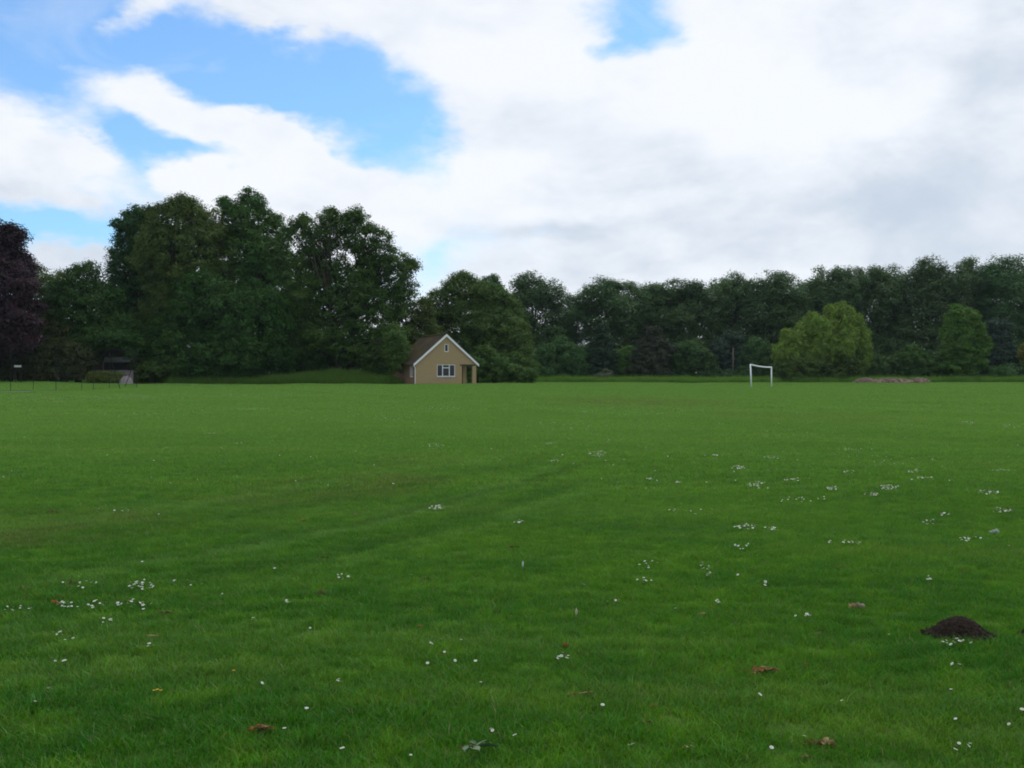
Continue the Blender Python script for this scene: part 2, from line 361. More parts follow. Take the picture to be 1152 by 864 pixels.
def scatter(name, pts, sources, label, seed=1, smin=.85, smax=1.15):
    r = np.random.default_rng(seed); n = len(pts)
    me = bpy.data.meshes.new(name); me.vertices.add(n); me.vertices.foreach_set('co', np.asarray(pts, np.float32).ravel())
    P_ = np.asarray(pts, float); rz_ = r.uniform(0, 6.283, n); gx = (terrain(P_[:, 0] + .3, P_[:, 1]) - terrain(P_[:, 0] - .3, P_[:, 1])) / .6; gy = (terrain(P_[:, 0], P_[:, 1] + .3) - terrain(P_[:, 0], P_[:, 1] - .3)) / .6
    lx = gx * np.cos(rz_) + gy * np.sin(rz_); ly = -gx * np.sin(rz_) + gy * np.cos(rz_)
    for nm, t, val in (('tx', 'FLOAT', np.arctan(ly)), ('ty', 'FLOAT', -np.arctan(lx)), ('vi', 'INT', r.integers(0, len(sources), n)), ('rz', 'FLOAT', rz_), ('sc', 'FLOAT', r.uniform(smin, smax, n))):
        a = me.attributes.new(nm, t, 'POINT'); a.data.foreach_set('value', val.astype(np.int32 if t == 'INT' else np.float32))
    o = link(name, me); col = bpy.data.collections.new(name + '_source')
    for s_ in sources: col.objects.link(s_)
    g = bpy.data.node_groups.new(name, 'GeometryNodeTree')
    g.interface.new_socket('Geometry', in_out='INPUT', socket_type='NodeSocketGeometry'); g.interface.new_socket('Geometry', in_out='OUTPUT', socket_type='NodeSocketGeometry')
    gi = g.nodes.new('NodeGroupInput'); go = g.nodes.new('NodeGroupOutput')
    mp = g.nodes.new('GeometryNodeMeshToPoints'); ip = g.nodes.new('GeometryNodeInstanceOnPoints'); ci = g.nodes.new('GeometryNodeCollectionInfo')
    ci.inputs['Collection'].default_value = col; ci.inputs['Separate Children'].default_value = True; ci.inputs['Reset Children'].default_value = True
    def na(nm, t):
        a = g.nodes.new('GeometryNodeInputNamedAttribute'); a.data_type = t; a.inputs[0].default_value = nm; return a.outputs['Attribute']
    cx = g.nodes.new('ShaderNodeCombineXYZ'); g.links.new(na('rz', 'FLOAT'), cx.inputs[2]); g.links.new(na('tx', 'FLOAT'), cx.inputs[0]); g.links.new(na('ty', 'FLOAT'), cx.inputs[1])
    g.links.new(gi.outputs[0], mp.inputs[0]); g.links.new(mp.outputs[0], ip.inputs['Points']); g.links.new(ci.outputs[0], ip.inputs['Instance'])
    ip.inputs['Pick Instance'].default_value = True; g.links.new(na('vi', 'INT'), ip.inputs['Instance Index'])
    g.links.new(cx.outputs[0], ip.inputs['Rotation']); g.links.new(na('sc', 'FLOAT'), ip.inputs['Scale']); g.links.new(ip.outputs[0], go.inputs[0])
    md = o.modifiers.new('scatter', 'NODES'); md.node_group = g
    tag(o, label, 'grass', kind='stuff'); return o
def grid_pts(step, y0, y1, seed, margin=.10, extra=2.0, zoff=0.0, half=.50):
    r = np.random.default_rng(seed); out = []
    ys = np.arange(y0, y1, step)
    for y in ys:
        w = (half + margin) * y + extra
        xs = np.arange(-w, w, step); out.append(np.stack([xs + r.uniform(-.17, .17, len(xs)) * step, np.full(len(xs), y) + r.uniform(-.17, .17, len(xs)) * step], -1))
    P = np.concatenate(out); return np.column_stack([P, terrain(P[:, 0], P[:, 1]) + zoff])
GM = blade_mat('grass_blade')
near = [blade_patch('turf_tuft', .86, 6400, .014, .033, .0034, GM, 10 + i, 1.5) for i in range(6)]
mid_ = [blade_patch('turf_clump', 1.75, 5600, .022, .042, .008, GM, 30 + i, 1.5) for i in range(5)]
far_ = [blade_patch('turf_patch', 3.8, 8200, .025, .045, .016, GM, 50 + i, 2.2) for i in range(4)]
P1 = grid_pts(.5, 2.6, 14, 1); P2 = grid_pts(1.05, 13.5, 42, 2); P3 = grid_pts(2.3, 41, 152, 3)
PX = (P3[:, 0] / P3[:, 1])
_pp = np.array([hit(px, py) for px, py in ((-420, 443), (-200, 442.5), (-60, 441.8), (0, 441.4), (35, 441.2), (62, 440.6), (80, 440.0))])
_on = (P3[:, 0] < _pp[-1, 0]) & (np.abs(P3[:, 1] - np.interp(P3[:, 0], _pp[:, 0], _pp[:, 1])) < 2.5)
keep = ~_on & ~((P3[:, 1] > 113) & (np.abs(P3[:, 0] + 19.5) < 18))
scatter('grass', P1, near, 'short mown grass in the foreground of the playing field', 4)
scatter('grass', P2, mid_, 'short mown grass across the middle of the playing field', 5)
scatter('grass', P3[keep], far_, 'short mown grass of the far playing field up to the trees', 6)
LG = blade_mat('long_grass_blade', False, ((.070, .175, .022), (.120, .23, .032)))
lsrc = [blade_patch('long_tuft', 1.4, 900, .25, .60, .016, LG, 70 + i, .7) for i in range(4)]
def region(n, fx, seed):
    r = np.random.default_rng(seed); P = np.array([fx(r) for _ in range(n)]); return np.column_stack([P, terrain(P[:, 0], P[:, 1])])
def mound_pt(r):
    px = r.uniform(190, 452); Y = r.uniform(112.5, 121); return ((px - CX) / F * Y, Y)
scatter('long_grass', region(560, mound_pt, 8), lsrc, 'long uncut grass on the low bank under the left trees', 8, .7, 1.15)
def strip_pt(r):
    px = r.uniform(540, 1330); Y = 141 + 5 * r.random() + 1.2 * math.sin(px * .03) + r.normal() * .4; return ((px - CX) / F * Y, Y)
scatter('long_grass', region(1100, strip_pt, 9), lsrc, 'rough long grass strip along the foot of the far trees', 9, .6, 1.15)

# ------------------------------------------------------------------ foliage
def leaf_mat(name, ca, cb, trans=.30, gloss=.012):
    m, nt, out = new_mat(name)
    lv = N(nt, 'ShaderNodeAttribute', _attribute_name='lv').outputs['Fac']
    oi = N(nt, 'ShaderNodeObjectInfo').outputs['Random']
    geo = N(nt, 'ShaderNodeNewGeometry').outputs['Position']
    c = mix_c(nt, ramp(nt, noise(nt, geo, .22, 3), .35, .65), ca, cb)
    hs = N(nt, 'ShaderNodeHueSaturation'); L(nt, c, hs.inputs['Color'])
    L(nt, math_n(nt, 'MULTIPLY', math_n(nt, 'MULTIPLY_ADD', lv, .60, .72), math_n(nt, 'MULTIPLY_ADD', oi, .24, .88)), hs.inputs['Value'])
    L(nt, math_n(nt, 'MULTIPLY_ADD', oi, .03, .485), hs.inputs['Hue']); c = hs.outputs[0]
    di = N(nt, 'ShaderNodeBsdfDiffuse'); L(nt, c, di.inputs[0]); tr = N(nt, 'ShaderNodeBsdfTranslucent'); L(nt, c, tr.inputs[0])
    gl = N(nt, 'ShaderNodeBsdfGlossy'); gl.inputs['Roughness'].default_value = .5; gl.inputs[0].default_value = (.85, .93, 1, 1)
    m1 = N(nt, 'ShaderNodeMixShader'); m1.inputs[0].default_value = trans; L(nt, di.outputs[0], m1.inputs[1]); L(nt, tr.outputs[0], m1.inputs[2])
    m2 = N(nt, 'ShaderNodeMixShader'); m2.inputs[0].default_value = gloss; L(nt, m1.outputs[0], m2.inputs[1]); L(nt, gl.outputs[0], m2.inputs[2])
    L(nt, m2.outputs[0], out.inputs[0]); return m
LM = {
 'oak': leaf_mat('broadleaf_mid', (.042, .100, .016), (.064, .124, .018)),
 'olive': leaf_mat('broadleaf_olive', (.060, .112, .019), (.082, .134, .023)),
 'dark': leaf_mat('broadleaf_dark', (.022, .070, .016), (.030, .084, .018)),
 'poplar': leaf_mat('poplar_leaf', (.054, .116, .034), (.070, .132, .034), gloss=.018),
 'purple': leaf_mat('copper_leaf', (.022, .010, .017), (.030, .013, .018), .1),
 'willow': leaf_mat('yellow_green_leaf', (.175, .310, .042), (.135, .265, .038)),
 'lime': leaf_mat('bright_leaf', (.062, .150, .018), (.082, .170, .020)),
 'conifer': leaf_mat('conifer_needle', (.020, .042, .020), (.028, .050, .022), .05),
 'brown': leaf_mat('brownish_needle', (.032, .046, .024), (.042, .050, .026), .05),
 'blue': leaf_mat('bluish_needle', (.027, .054, .033), (.036, .060, .036), .05),
 'yew': leaf_mat('golden_yew', (.048, .070, .016), (.060, .072, .018), .05),
 'deep': leaf_mat('broadleaf_deep', (.032, .088, .013), (.042, .100, .015)),
 'hedge': leaf_mat('hedge_leaf', (.105, .150, .020), (.125, .160, .022)),
 'yellow': leaf_mat('yellow_shrub', (.22, .20, .03), (.16, .17, .03)),
 'pale': leaf_mat('pale_shrub', (.13, .16, .09), (.10, .14, .07)),
 'shrub': leaf_mat('shrub_leaf', (.046, .108, .026), (.060, .118, .028)),
}
BARK = simple_mat('bark', (.045, .038, .030), .9, .4, 2.5, .1, .8)
BARKP = simple_mat('grey_bark', (.075, .070, .058), .9, .4, 2.5, .1, .8)

def crown_arrays(lobes, rad, dens, per, leaf, r, flat=.7, zmin=.25, hollow=.55, droop=0.0, core=.22):
    """lobes: (cx,cy,cz,rx,ry,rz); clumps of leaves on and under the skin of every lobe"""
    lob = np.array(lobes, float); C = []; 
    for i, (cx, cy, cz, rx, ry, rz) in enumerate(lob):
        area = 4 * np.pi * (((rx * ry) ** 1.6 + (rx * rz) ** 1.6 + (ry * rz) ** 1.6) / 3) ** (1 / 1.6)
        n = max(6, int(area / (np.pi * rad * rad) * dens)); nc = int(n * core)
        d = r.normal(size=(n + nc, 3)); d /= np.linalg.norm(d, axis=1)[:, None]
        q = np.concatenate([hollow + (1 - hollow) * r.random(n) ** .55, hollow * r.random(nc) ** .5])
        # lumpy skin so the outline is uneven
        ph = np.sin(d[:, 0] * 5 + i) * np.sin(d[:, 1] * 4.3 + 2 * i) + np.sin(d[:, 2] * 6 + 3 * i) * .6
        q = q * (1 + .07 * ph)
        p = np.column_stack([cx + d[:, 0] * rx * q, cy + d[:, 1] * ry * q, cz + d[:, 2] * rz * q])
        inside = np.zeros(len(p), bool)
        for j, (ax, ay, az, bx, by, bz) in enumerate(lob):
            if j == i: continue
            inside |= (((p[:, 0] - ax) / bx) ** 2 + ((p[:, 1] - ay) / by) ** 2 + ((p[:, 2] - az) / bz) ** 2) < .38
        p = p[~(inside & (r.random(len(p)) < .8))]; p = p[p[:, 2] > zmin]; C.append(p)
    C = np.concatenate(C); ctr = (lob[:, :3] * (lob[:, 3:4] ** 2)).sum(0) / (lob[:, 3:4] ** 2).sum(); n = len(C)
    cr = rad * r.uniform(.6, 1.3, n); cv = r.random(n)
    k = np.maximum(4, (per * r.uniform(.6, 1.3, n) * (cr / rad) ** 2).astype(int)); idx = np.repeat(np.arange(n), k); M = len(idx)
    d = r.normal(size=(M, 3)); d /= np.linalg.norm(d, axis=1)[:, None]; q = r.random(M) ** .5
    off = d * q[:, None] * cr[idx][:, None]; off[:, 2] *= flat; off[:, 2] -= droop * cr[idx] * (off[:, 0] ** 2 + off[:, 1] ** 2) / (cr[idx] ** 2)
    P = C[idx] + off; P[:, 2] = np.maximum(P[:, 2], .06)
    out_ = P - ctr; out_ /= (np.linalg.norm(out_, axis=1)[:, None] + 1e-6)
    nr = out_ * .40 + d * .85 + np.array([0, 0, .45]) + r.normal(size=(M, 3)) * .33; nr /= np.linalg.norm(nr, axis=1)[:, None]
    t = np.cross(nr, r.normal(size=(M, 3))); t /= np.linalg.norm(t, axis=1)[:, None]; b = np.cross(nr, t)
    s = leaf * r.uniform(.55, 1.35, M)[:, None]
    V = np.stack([P - t * s * .5, P + b * s * .30 + nr * s * .08, P + t * s * .55, P - b * s * .30 + nr * s * .08], 1).reshape(-1, 3)
    lv = np.clip(cv[idx] * .45 + r.random(M) * .55, 0, 1)
    return V, lv, C
def crown_mesh(name, V, lv, mat):
    n = len(V) // 4; me = mesh_np(name, V, np.arange(n * 4).reshape(-1, 4), mat)
    a = me.attributes.new('lv', 'FLOAT', 'FACE'); a.data.foreach_set('value', lv.astype(np.float32)); return me
def limb(mb, a, b, r0, r1, r, n=6, bend=.12, segs=4):
    a = np.array(a, float); b = np.array(b, float); ln = np.linalg.norm(b - a); pts = []; rr = []
    o = r.normal(size=3) * ln * bend; o[2] = abs(o[2]) * .5
    for i in range(segs + 1):
        t = i / segs; pts.append(tuple(a + (b - a) * t + o * math.sin(math.pi * t) + (r.normal(size=3) * ln * .015 if 0 < i < segs else 0))); rr.append(r0 + (r1 - r0) * t)
    mb.tube(pts, rr, n, True)
NLEAF = 0
def tree(name, label, base, lobes, mat, bark, cat='tree', group=None, seed=0, rad=.9, dens=2.2, per=66, leaf=.26, tr=.3, trunks=1, twigs=60, trunk_top=.62, **kw):
    """lobes in local metres relative to base"""
    global NLEAF
    r = np.random.default_rng(seed); root = thing(name, label, cat, base, group)
    V, lv, C = crown_arrays(lobes, rad, dens, per, leaf, r, **kw); NLEAF += len(lv)
    top = max(l[2] + l[5] for l in lobes); bushy = top < 5.5
    mbt = MB(); forks = []
    for k in range(trunks):
        ax = (r.normal() * tr * 2.0 if trunks > 1 else 0); ay = (r.normal() * tr * 2 if trunks > 1 else 0)
        th = top * trunk_top * r.uniform(.9, 1.05)
        pts = [(ax * .5, ay * .5, -.3), (ax * .6, ay * .6, .35), (ax, ay, th * .3), (ax * 1.5 + r.normal() * .25, ay * 1.5 + r.normal() * .25, th * .65), (ax * 2 + r.normal() * .4, ay * 2 + r.normal() * .4, th)]
        mbt.tube(pts, [tr * 1.35, tr, tr * .82, tr * .55, tr * .22], 9); forks.append(pts)
    mbb = MB()
    for l in lobes:
        f = forks[r.integers(len(forks))]; z0 = np.clip(l[2] * .55, top * .08, f[-1][2] * .95)
        i = max(j for j in range(len(f) - 1) if f[j][2] <= z0); t = (z0 - f[i][2]) / (f[i + 1][2] - f[i][2])
        s = np.array(f[i]) * (1 - t) + np.array(f[i + 1]) * t
        limb(mbb, s, (l[0], l[1], l[2] + l[5] * .1), tr * .42, tr * .14, r)
    if len(C):
        for j in r.choice(len(C), min(twigs, len(C)), replace=False):
            c = C[j]; l = min(lobes, key=lambda q: (q[0] - c[0]) ** 2 + (q[1] - c[1]) ** 2 + (q[2] - c[2]) ** 2)
            limb(mbb, (l[0], l[1], l[2] - l[5] * .1), c, tr * .14, .018, r, 4, .14, 3)
    mbt.build('stem' if bushy else 'trunk', bark, root, True); mbb.build('branches', bark, root, True)
    link('crown', crown_mesh('crown', V, lv, mat), root); return root
def px_tree(name, label, px, Y, lobes_px, mat, bark=BARK, sat=2, tall=1.0, **kw):
    """lobes given as (px, py, rx, ry, depth offset m) where they stand at distance Y"""
    x = (px - CX) / F * Y; base = np.array([x, Y, tz(x, Y)]); lob = []
    for q in lobes_px:
        c = at(q[0], q[1], Y + q[4]); s = (Y + q[4]) / F; rx = q[2] * s; rz = q[3] * s
        lob.append((c[0] - base[0], c[1] - base[1], c[2] - base[2], rx, (rx + rz) / 2 * (q[5] if len(q) > 5 else 1), rz))
    rs = np.random.default_rng(int(px) + 500)
    for (a, b, c_, rx, ry, rz) in list(lob):       # small boughs standing out of the main masses
        if rx < .8: continue
        for k in range(sat):
            t = rs.uniform(0, 6.283); e = rs.uniform(.0, 1.4); f = rs.uniform(.86, 1.02); q = rs.uniform(.20, .36)
            lob.append((a + math.cos(t) * math.cos(e) * rx * f, b + math.sin(t) * math.cos(e) * ry * f, c_ + math.sin(e) * rz * f, rx * q, ry * q, rz * q * tall))
    return tree(name, label, base, lob, mat, bark, **kw)

# --- the left group, from the left edge of the picture to the hut
px_tree('copper_beech', 'dark purple leaved copper beech at the left edge of the field', -25, 106, [(-25, 330, 62, 58, 0), (2, 300, 34, 34, 1), (-10, 280, 34, 30, 2), (18, 335, 26, 34, -2), (-50, 300, 40, 40, 0), (-20, 375, 62, 34, 0), (10, 372, 36, 26, -3), (-80, 340, 40, 60, 2), (12, 270, 17, 16, 0)],
        LM['purple'], cat='tree', seed=11, rad=.85, dens=2.5, tr=.5)
px_tree('broadleaf_tree', 'pale yellowish tree top showing between the purple tree and the dark rounded tree', 42, 134, [(40, 345, 30, 40, 0), (36, 318, 20, 22, 0), (60, 330, 18, 26, 0), (40, 390, 34, 34, 0)], LM['olive'], seed=12, dens=1.5)
px_tree('broadleaf_tree', 'dark green rounded tree between the purple tree and the tall left group', 88, 114.5, [(88, 350, 40, 34, 0), (94, 320, 24, 22, 0), (112, 345, 26, 30, 1), (66, 340, 24, 24, 0), (80, 385, 36, 26, 0), (120, 374, 30, 19, 0), (134, 372, 20, 20, 0), (82, 410, 22, 14, 1), (122, 383, 26, 7, -2), (98, 392, 10, 12, -2), (149, 388, 12, 14, -1)],
        LM['deep'], seed=13, rad=.8, dens=2.5, tr=.35)
px_tree('yew_tree', 'low spreading yellow-brown tinged evergreen below the purple tree', 58, 112, [(58, 400, 44, 22, 0), (60, 378, 24, 20, 0), (25, 405, 30, 20, 0), (85, 402, 26, 20, 0), (58, 418, 46, 12, 0)],
        LM['yew'], seed=14, rad=.6, dens=2.0, leaf=.22, tr=.25)
px_tree('holly_tree', 'very dark tall tree at the left side of the tall group', 158, 126, [(150, 262, 24, 26, 0), (145, 300, 22, 34, 0), (165, 275, 28, 36, 1), (150, 345, 28, 36, 0), (160, 385, 34, 36, 0), (138, 330, 14, 22, 0), (180, 330, 34, 60, 2), (150, 410, 26, 20, 1), (141, 250, 12, 12, 0)],
        LM['dark'], seed=15, rad=.75, dens=2.5, tr=.4)
px_tree('ash_tree', 'soft olive green tall tree in the middle of the left group', 205, 122, [(205, 300, 44, 50, 0), (195, 262, 34, 30, 0), (222, 250, 28, 22, 0), (178, 290, 26, 34, -1), (235, 290, 32, 46, 0), (200, 350, 46, 40, 0), (210, 235, 16, 12, 0), (180, 238, 12, 9, 0)],
        LM['olive'], seed=16, rad=.85, dens=2.5, tr=.5)
px_tree('beech_tree', 'tallest tree of the left group, crown rising to a point', 282, 125, [(283, 255, 26, 28, 0), (284, 228, 15, 16, 0), (264, 250, 18, 20, 0), (300, 275, 24, 32, 0), (270, 300, 42, 46, 0), (300, 330, 36, 50, 0), (280, 380, 46, 44, 0), (312, 262, 13, 16, 0), (255, 234, 10, 10, 1)],
        LM['oak'], seed=17, rad=.85, dens=2.5, tr=.5)
px_tree('sycamore_tree', 'broad dark tree with foliage sweeping to the ground in front of the tallest trees', 235, 117, [(240, 350, 52, 36, 0), (200, 385, 40, 34, 0), (280, 375, 46, 36, -1), (240, 402, 70, 26, -1), (300, 400, 34, 22, -1), (180, 412, 30, 16, -1), (305, 350, 26, 24, 0), (225, 322, 26, 20, 0)],
        LM['deep'], seed=18, rad=.85, dens=2.5, droop=.3, tr=.5)
px_tree('walnut_tree', 'big spreading tree left of the hut, sky glinting through its crown', 385, 120, [(385, 262, 30, 20, 1), (350, 265, 26, 20, 0), (418, 275, 28, 22, 0), (442, 300, 22, 22, 0), (455, 322, 16, 16, 0), (362, 300, 30, 26, 0, .8), (400, 310, 34, 24, 0, .8), (345, 335, 26, 26, 0), (385, 350, 40, 26, 0, .8), (430, 345, 28, 22, 0), (400, 385, 40, 24, -1), (350, 385, 32, 30, 0), (438, 385, 18, 24, -2), (425, 405, 24, 16, -2), (370, 245, 14, 9, 0), (402, 243, 14, 9, 0), (463, 300, 8, 9, 0), (335, 252, 10, 10, 0), (380, 325, 36, 26, 0, .8), (415, 330, 26, 22, 0), (446, 396, 11, 28, -7), (350, 300, 22, 26, 2), (420, 300, 20, 20, 2)],
        LM['oak'], seed=19, rad=.75, dens=1.9, per=56, leaf=.25, tr=.36, twigs=150, trunk_top=.5, core=.3, trunks=2)
px_tree('broadleaf_tree', 'small dark undergrowth tree beneath the spreading tree left of the hut', 350, 126, [(350, 395, 50, 30, 0), (300, 405, 40, 22, 0), (400, 405, 44, 24, 0), (430, 395, 26, 26, 2), (330, 365, 36, 36, 4)], LM['dark'], seed=20, dens=2.0, rad=.9)
px_tree('hazel_tree', 'low olive tree directly behind the hut roof beside the spreading tree', 458, 131, [(458, 370, 26, 26, 0), (448, 348, 16, 18, 0), (474, 352, 14, 18, 0), (470, 385, 30, 26, 0), (452, 400, 26, 26, 1)], LM['olive'], seed=21, rad=.7, dens=1.7)
px_tree('chestnut_tree', 'large rounded tree standing right behind the hut', 535, 138, [(520, 332, 28, 24, 0), (500, 345, 22, 22, 0), (545, 338, 26, 24, 0), (565, 352, 22, 26, 0), (530, 362, 44, 30, 0), (575, 385, 24, 30, -1), (540, 395, 50, 28, 0), (580, 410, 24, 18, -1), (492, 365, 20, 22, 1), (555, 372, 30, 26, -2), (522, 314, 14, 8, 0)],
        LM['olive'], sat=1, seed=22, rad=.85, dens=2.5, tr=.45)
px_tree('chestnut_tree', 'dark narrow tree top poking up behind the rounded tree by the hut', 552, 160, [(546, 325, 9, 14, 0), (556, 322, 8, 12, 0), (550, 350, 18, 30, 0)], LM['poplar'], seed=23, rad=.8, dens=1.6)
px_tree('elder_bush', 'olive bush just right of the hut porch', 556, 126, [(530, 414, 14, 15, 0), (552, 412, 22, 14, 0), (570, 418, 18, 11, 0), (545, 402, 14, 14, 1), (590, 422, 16, 8, 0), (575, 405, 14, 12, 2)], LM['olive'], cat='bush', sat=0, seed=24, rad=.5, dens=1.9, leaf=.22, tr=.12, trunks=3)

# --- the far row of tall poplars: four crowns, each copied
def poplar_lobes(h, w, r):
    L_ = [(0, 0, h * .56, w * .40, w * .40, h * .30), (0, 0, h * .30, w * .36, w * .36, h * .24)]
    for k in range(9):
        a = k * 2.4 + r.uniform(-.3, .3); q = w * r.uniform(.20, .34); z = h * r.uniform(.55, .86); s = w * r.uniform(.15, .22)
        L_.append((math.cos(a) * q, math.sin(a) * q, z, s, s, s * 1.25))
    for k in range(4):
        a = r.uniform(0, 6.28); q = w * r.uniform(0, .2); s = w * r.uniform(.11, .17)
        L_.append((math.cos(a) * q, math.sin(a) * q, h * r.uniform(.84, .93), s, s, s * 1.1))
    for k in range(6):
        a = r.uniform(0, 6.28); q = w * r.uniform(.15, .34); L_.append((math.cos(a) * q, math.sin(a) * q, h * r.uniform(.16, .5), w * .2, w * .2, w * .24))
    return L_
POP = [ # px, top py, width px, Y, label
 (598, 306, 62, 166, 'tall grey-green poplar left of the gap in the far row, over the rounded shrub'),
 (646, 331, 30, 176, 'slim low poplar standing in the sky gap of the far row'),
 (690, 309, 62, 166, 'tall poplar just right of the sky gap in the far row'),
 (738, 313, 52, 168, 'poplar straight above the dark brownish conifer in the far row'),
 (777, 309, 58, 165, 'broad topped poplar between the brownish conifer and the bare pole'),
 (824, 306, 50, 167, 'poplar rising directly behind the bare pole'),
 (871, 303, 60, 165, 'domed poplar rising above the white goal'),
 (912, 313, 42, 170, 'lower set poplar behind the left half of the yellow-green willow'),
 (943, 295, 48, 165, 'tall poplar rising behind the right half of the yellow-green willow'),
 (989, 292, 54, 166, 'tall poplar above the left end of the rubble heap'),
 (1046, 289, 62, 164, 'broad poplar between the rubble heap and the bright pointed tree'),
 (1094, 287, 46, 168, 'poplar straight behind the bright green pointed tree'),
 (1133, 285, 54, 164, 'tall poplar next to the right edge of the picture, above the bluish evergreen'),
 (1186, 291, 60, 166, 'poplar beyond the right edge of the picture, first one out'),
 (1243, 296, 60, 166, 'poplar beyond the right edge of the picture, second one out'),
 (1300, 300, 60, 166, 'poplar beyond the right edge of the picture, third one out')]
protos = []
H0, W0 = 18.0, 8.6
for k in range(4):
    r = np.random.default_rng(200 + k)
    protos.append((poplar_lobes(H0, W0, r), 300 + k))
made = {}
for i, (px, ty, wpx, Y, lab) in enumerate(POP):
    x = (px - CX) / F * Y; bz = tz(x, Y); h = at(px, ty, Y)[2] - bz; wd = wpx * Y / F * 1.5; k = (i * 3 + i // 4) % 4
    if k not in made:
        root = tree('poplar_tree', lab, (x, Y, bz), protos[k][0], LM['poplar'], BARKP, cat='poplar', group='tall poplars in the far row', seed=protos[k][1], rad=.85, dens=2.1, per=70, leaf=.24, tr=.26, twigs=45, trunk_top=.8, core=.15, flat=.9)
        made[k] = root
    else:
        src = made[k]; root = src.copy(); COL.objects.link(root); root['label'] = lab; root.location = (x, Y, bz)
        for ch in src.children:
            c = ch.copy(); COL.objects.link(c); c.parent = root
    root.scale = (wd / W0, wd / W0, h / (H0 * 1.01)); root.rotation_euler = (0, 0, i * 1.9)

# --- shrubs and small trees in front of the row
px_tree('hawthorn_bush', 'broad rounded green thicket in front of the sky gap', 630, 150, [(628, 402, 26, 20, 0), (612, 410, 18, 18, 0), (650, 408, 20, 18, 0), (632, 392, 16, 12, 0), (625, 420, 34, 10, -1)], LM['shrub'], cat='bush', seed=31, rad=.7, dens=1.9, leaf=.24, tr=.15, trunks=3)
px_tree('spruce_tree', 'dark pointed conifer right of the rounded thicket', 677, 150, [(677, 372, 7, 9, 0), (677, 385, 13, 12, 0), (677, 400, 18, 14, 0), (676, 416, 21, 13, 0)], LM['conifer'], cat='conifer', seed=32, rad=.5, dens=2.1, leaf=.2, tr=.2)
px_tree('viburnum_bush', 'small pale cream tinged bush at the foot of the dark conifer', 678, 145, [(680, 424, 8, 6, 0), (673, 426, 6, 5, 0), (684, 419, 4, 4, 0)], LM['pale'], cat='bush', seed=33, rad=.35, dens=2.2, leaf=.18, tr=.06, trunks=3)
px_tree('sapling_bush', 'light green sapling between the two dark conifers', 703, 152, [(702, 402, 10, 12, 0), (706, 418, 10, 12, 0), (698, 415, 9, 12, 0)], LM['lime'], cat='bush', seed=34, rad=.5, dens=1.7, leaf=.24, tr=.1)
px_tree('cedar_tree', 'dark brownish spreading conifer right of the light green sapling', 733, 150, [(734, 376, 9, 9, 0), (733, 388, 18, 10, 0), (732, 402, 24, 12, 0), (730, 418, 28, 13, 0), (745, 395, 14, 10, 0)], LM['brown'], cat='conifer', seed=35, rad=.55, dens=2.0, leaf=.22, tr=.25)
px_tree('hawthorn_bush', 'dull green thicket right of the brownish conifer', 775, 151, [(772, 400, 20, 18, 0), (790, 412, 20, 16, 0), (762, 416, 16, 13, 0), (782, 393, 12, 10, 1)], LM['shrub'], cat='bush', seed=36, rad=.65, dens=1.9, leaf=.24, tr=.12, trunks=3)
px_tree('pine_tree', 'dark rounded evergreen right behind the bare pole', 818, 153, [(820, 385, 16, 13, 0), (812, 400, 18, 16, 0), (832, 402, 16, 18, 0), (820, 416, 22, 14, 0)], LM['blue'], cat='tree', seed=37, rad=.6, dens=1.9, leaf=.22, tr=.2)
px_tree('hawthorn_bush', 'grey-green thicket between the bare pole and the goal', 850, 152, [(852, 394, 16, 14, 0), (843, 410, 18, 18, 0), (866, 412, 16, 18, 0)], LM['shrub'], cat='bush', seed=38, rad=.65, dens=1.9, leaf=.24, tr=.12, trunks=3)
px_tree('bramble_bush', 'low dark brambles at the foot of the bare pole', 822, 147, [(812, 422, 16, 7, 0), (832, 423, 16, 6, 0), (795, 424, 12, 5, 0)], LM['dark'], cat='bush', seed=39, rad=.45, dens=1.9, leaf=.22, tr=.06, trunks=3)
px_tree('willow_tree', 'big yellow-green willow with feathery top behind the goal', 925, 148, [(945, 366, 20, 17, 0), (958, 382, 20, 22, 0), (922, 378, 22, 20, 0), (898, 388, 18, 15, 0), (932, 395, 34, 22, 0), (964, 402, 16, 20, 0), (950, 353, 9, 8, 0), (934, 355, 7, 8, 0), (962, 362, 7, 9, 0), (915, 362, 6, 9, 0), (900, 372, 6, 9, 0), (885, 379, 6, 8, 0), (973, 380, 6, 9, 0), (902, 404, 26, 18, 0), (880, 401, 11, 14, 0), (976, 396, 6, 8, 0)],
        LM['willow'], cat='willow', sat=5, tall=1.8, seed=40, rad=.45, dens=1.9, flat=1.2, leaf=.24, tr=.3, trunks=2, twigs=110)
px_tree('hawthorn_bush', 'dark green thicket at the foot of the yellow-green willow', 920, 144.5, [(905, 415, 22, 13, 0), (940, 418, 20, 11, 0), (960, 414, 14, 12, 0), (882, 418, 16, 11, 0), (955, 400, 12, 10, 1)], LM['oak'], cat='bush', seed=41, rad=.6, dens=1.5, leaf=.24, tr=.1, trunks=3)
px_tree('hedge_bush', 'bushy green undergrowth behind the rubble heap, left part', 990, 150, [(985, 412, 16, 14, 0), (1005, 414, 16, 13, 0), (972, 418, 12, 10, 0)], LM['shrub'], cat='bush', seed=42, rad=.6, dens=1.8, leaf=.24, tr=.1, trunks=3)
px_tree('hedge_bush', 'bushy green undergrowth between the rubble heap and the bright pointed tree', 1035, 150, [(1022, 408, 16, 18, 0), (1042, 412, 16, 15, 0), (1056, 415, 14, 13, 0), (1030, 398, 9, 9, 0)], LM['oak'], cat='bush', seed=43, rad=.6, dens=1.8, leaf=.24, tr=.1, trunks=3)
